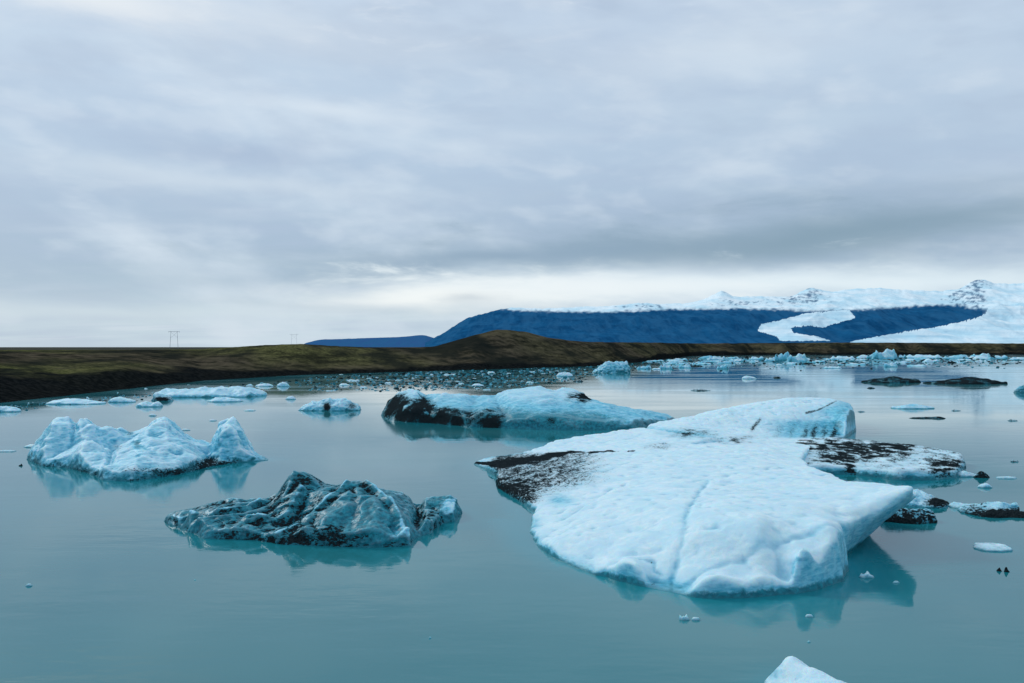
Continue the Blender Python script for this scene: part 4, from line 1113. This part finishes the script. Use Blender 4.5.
# ------------------------------------------------------------------ sky
SUN_EL, SUN_AZ = math.radians(36), math.radians(-48)
def build_world():
    w = bpy.data.worlds.new("World"); scene.world = w; w.use_nodes = True
    n = NT(w.node_tree)
    for x in list(n.n): n.n.remove(x)
    out = n.new('ShaderNodeOutputWorld'); bg = n.new('ShaderNodeBackground')
    tc = n.new('ShaderNodeTexCoord')
    sx = n.new('ShaderNodeSeparateXYZ'); n.l.new(tc.outputs['Generated'], sx.inputs[0])
    x, y, z = sx.outputs
    zz = n.m('MAXIMUM', z, 0.0)
    az = n.m('ARCTAN2', x, y)                         # radians right of the view axis
    hl = n.m('SQRT', n.m('ADD', n.m('MULTIPLY', x, x), n.m('MULTIPLY', y, y)))
    el = n.m('ARCTAN2', zz, hl)
    # cloud deck coordinates: perspective projection on a flat layer
    den = n.m('ADD', zz, 0.07)
    cx = n.m('DIVIDE', x, den); cy = n.m('DIVIDE', y, den)
    deck = n.comb(cx, n.m('MULTIPLY', cy, 1.0), 0.0)
    warp = n.noise(deck, 0.35, 3, 0.5)
    deck2 = n.comb(n.m('ADD', cx, n.m('MULTIPLY', warp, 1.6)), n.m('ADD', cy, n.m('MULTIPLY', warp, 1.0)), 0.0)
    n1 = n.noise(n.vmul(deck2, (0.45, 0.75, 1)), 1.0, 5, 0.5)
    n2 = n.noise(n.vmul(deck2, (1.2, 2.2, 1)), 1.0, 5, 0.55)
    ang = n.comb(n.m('ADD', az, n.m('MULTIPLY', el, 0.8)), n.m('MULTIPLY', el, 4.0), 0.0)
    n3 = n.noise(ang, 3.2, 5, 0.5, 0.35)
    n4 = n.noise(ang, 9.0, 4, 0.5, 0.2)
    # vertical gradient, linear light
    ramp = n.new('ShaderNodeValToRGB')
    e = ramp.color_ramp.elements
    stops = [(0.0, (0.56, 0.68, 0.76)), (0.035, (0.52, 0.64, 0.73)), (0.075, (0.40, 0.52, 0.64)), (0.12, (0.41, 0.52, 0.65)),
             (0.20, (0.48, 0.595, 0.73)), (0.30, (0.55, 0.66, 0.785)), (0.38, (0.60, 0.70, 0.82)), (0.6, (0.57, 0.67, 0.80)), (1.0, (0.54, 0.65, 0.78))]
    e[0].position = 0; e[0].color = (*stops[0][1], 1)
    e[1].position = 1; e[1].color = (*stops[-1][1], 1)
    for p, c in stops[1:-1]:
        q = e.new(p); q.color = (*c, 1)
    n.l.new(el, ramp.inputs[0])
    c = ramp.outputs[0]
    wobx = n.m('MULTIPLY', n.m('SUBTRACT', n3, 0.5), 70.0)
    woby = n.m('MULTIPLY', n.m('SUBTRACT', n3, 0.5), 40.0)
    pxs = n.m('ADD', n.m('ADD', n.m('MULTIPLY', az, 887.0), 512.0), wobx)
    rws = n.m('ADD', n.m('SUBTRACT', 347.0, n.m('MULTIPLY', el, 887.0)), woby)
    ragged = n.noise(n.comb(az, n.m('MULTIPLY', el, 4.0), 7.7), 8.0, 5, 0.6, 0.3)
    def patch(px, row, rx, ry, slope=0.0):
        dx = n.m('SUBTRACT', pxs, px)
        dy = n.m('ADD', n.m('SUBTRACT', rws, row), n.m('MULTIPLY', dx, slope))
        a = n.m('MULTIPLY', dx, 1.0 / rx); b_ = n.m('MULTIPLY', dy, 1.0 / ry)
        r2 = n.m('ADD', n.m('MULTIPLY', a, a), n.m('MULTIPLY', b_, b_))
        r2 = n.m('MULTIPLY', r2, n.rng(ragged, 0.3, 0.7, 2.0, 0.35, False))
        return n.m('EXPONENT', n.m('MULTIPLY', r2, -1.0))
    def lay(c, k, px, row, rx, ry, colr, slope=0.0):
        return n.mix(n.m('MULTIPLY', patch(px, row, rx, ry, slope), k), c, (*colr, 1))
    # broken cloud light and dark
    c = n.mix(n.rng(n1, 0.30, 0.52, 0.45, 0.0), c, col(0.43, 0.53, 0.67))
    c = n.mix(n.rng(n1, 0.50, 0.72, 0.0, 0.5), c, col(0.68, 0.75, 0.83))
    c = n.mix(n.rng(n2, 0.32, 0.5, 0.28, 0.0), c, col(0.45, 0.54, 0.69))
    c = n.mix(n.rng(n3, 0.5, 0.72, 0.0, 0.35), c, col(0.62, 0.73, 0.82))
    c = n.mix(n.rng(n4, 0.35, 0.5, 0.14, 0.0), c, col(0.44, 0.53, 0.67))
    # broken overcast: soft lumps, finer high up, drawn out towards the horizon
    an2 = n.comb(n.m('ADD', az, n.m('MULTIPLY', el, 0.5)), n.m('MULTIPLY', el, 2.3), 3.1)
    m1 = n.noise(an2, 3.6, 5, 0.52, 0.25)
    m2 = n.noise(an2, 9.5, 4, 0.5, 0.1)
    c = n.mix(n.rng(m1, 0.50, 0.70, 0.0, 0.70), c, col(0.70, 0.785, 0.865))
    c = n.mix(n.rng(m1, 0.30, 0.48, 0.45, 0.0), c, col(0.43, 0.53, 0.67))
    c = n.mix(n.rng(m2, 0.52, 0.70, 0.0, 0.40), c, col(0.70, 0.775, 0.85))
    c = n.mix(n.rng(m2, 0.32, 0.48, 0.25, 0.0), c, col(0.44, 0.53, 0.66))
    # placed cloud masses
    c = lay(c, .98, 800, 240, 360, 24, (0.25, 0.36, 0.45), 0.05)
    c = lay(c, .45, 900, 205, 200, 14, (0.33, 0.44, 0.56), 0.03)
    c = lay(c, .5, 330, 120, 120, 10, (0.80, 0.86, 0.91), -0.06)
    c = lay(c, .45, 700, 70, 160, 26, (0.72, 0.79, 0.86), 0.05)
    c = lay(c, .80, 450, 264, 230, 11, (0.27, 0.38, 0.50), 0.10)
    c = lay(c, .50, 60, 285, 260, 22, (0.36, 0.48, 0.60))
    c = lay(c, .35, 250, 165, 120, 12, (0.36, 0.45, 0.60), -0.05)
    c = lay(c, .6, 200, 190, 170, 11, (0.68, 0.76, 0.83), -0.02)
    c = lay(c, .90, 820, 285, 420, 16, (0.80, 0.90, 0.945))
    c = lay(c, .95, 440, 296, 150, 13, (0.97, 0.98, 0.95), 0.02)
    c = lay(c, .85, 610, 287, 170, 13, (0.90, 0.94, 0.95), 0.0)
    c = lay(c, .55, 470, 299, 26, 5, (0.50, 0.57, 0.64))
    c = lay(c, .65, 130, 318, 260, 9, (0.62, 0.72, 0.78))
    c = lay(c, .35, 330, 308, 160, 6, (0.48, 0.58, 0.66))
    c = lay(c, .95, 50, -10, 75, 26, (1.9, 1.8, 1.6))
    c = lay(c, .85, 250, -70, 260, 45, (1.3, 1.28, 1.22))
    c = lay(c, .6, 290, 2, 120, 10, (0.80, 0.82, 0.82))
    c = lay(c, .75, 130, 45, 75, 16, (0.92, 0.93, 0.92))
    c = lay(c, .4, 330, 55, 160, 26, (0.62, 0.68, 0.76))
    c = n.mix(1.0, c, col(0.965, 0.995, 1.02), 'MULTIPLY')
    # below the horizon: plain dark ground tone (never seen)
    c = n.mix(n.rng(z, -0.02, -0.001, 1.0, 0.0), c, col(0.2, 0.25, 0.28))
    sky = n.new('ShaderNodeTexSky', sky_type='NISHITA'); sky.sun_disc = False
    sky.sun_elevation = SUN_EL; sky.sun_rotation = SUN_AZ
    skyc = n.new('ShaderNodeMix', data_type='RGBA', blend_type='MULTIPLY'); skyc.inputs[0].default_value = 1
    n.l.new(sky.outputs[0], skyc.inputs[6]); skyc.inputs[7].default_value = (0.10, 0.10, 0.10, 1)
    c = n.mix(0.06, c, skyc.outputs[2])
    n.l.new(c, bg.inputs[0]); bg.inputs[1].default_value = 1.0
    n.l.new(bg.outputs[0], out.inputs[0])
    w.cycles.sampling_method = 'MANUAL'; w.cycles.sample_map_resolution = 512
build_world()

sun = bpy.data.lights.new('sun', 'SUN'); sun.energy = 1.15; sun.angle = math.radians(14); sun.color = (1.0, 0.97, 0.92)
so = bpy.data.objects.new('sun', sun); COL.objects.link(so)
from mathutils import Vector
dvec = Vector((math.sin(SUN_AZ) * math.cos(SUN_EL), math.cos(SUN_AZ) * math.cos(SUN_EL), math.sin(SUN_EL)))
so.rotation_euler = dvec.to_track_quat('Z', 'Y').to_euler()

# ------------------------------------------------------------------ camera
cam = bpy.data.cameras.new('camera'); cam.sensor_width = 36; cam.lens = 36 * F / 1024
cam.clip_end = 100000; cam.clip_start = 0.1
co_ = bpy.data.objects.new('camera', cam); COL.objects.link(co_)
co_.location = (0, 0, H)
co_.rotation_euler = (math.radians(90) + math.atan((HR - 341.5) / F), 0, 0)
scene.camera = co_
scene.render.resolution_x = 1024; scene.render.resolution_y = 683
scene.view_settings.view_transform = 'Standard'; scene.view_settings.look = 'None'; scene.view_settings.exposure = 0
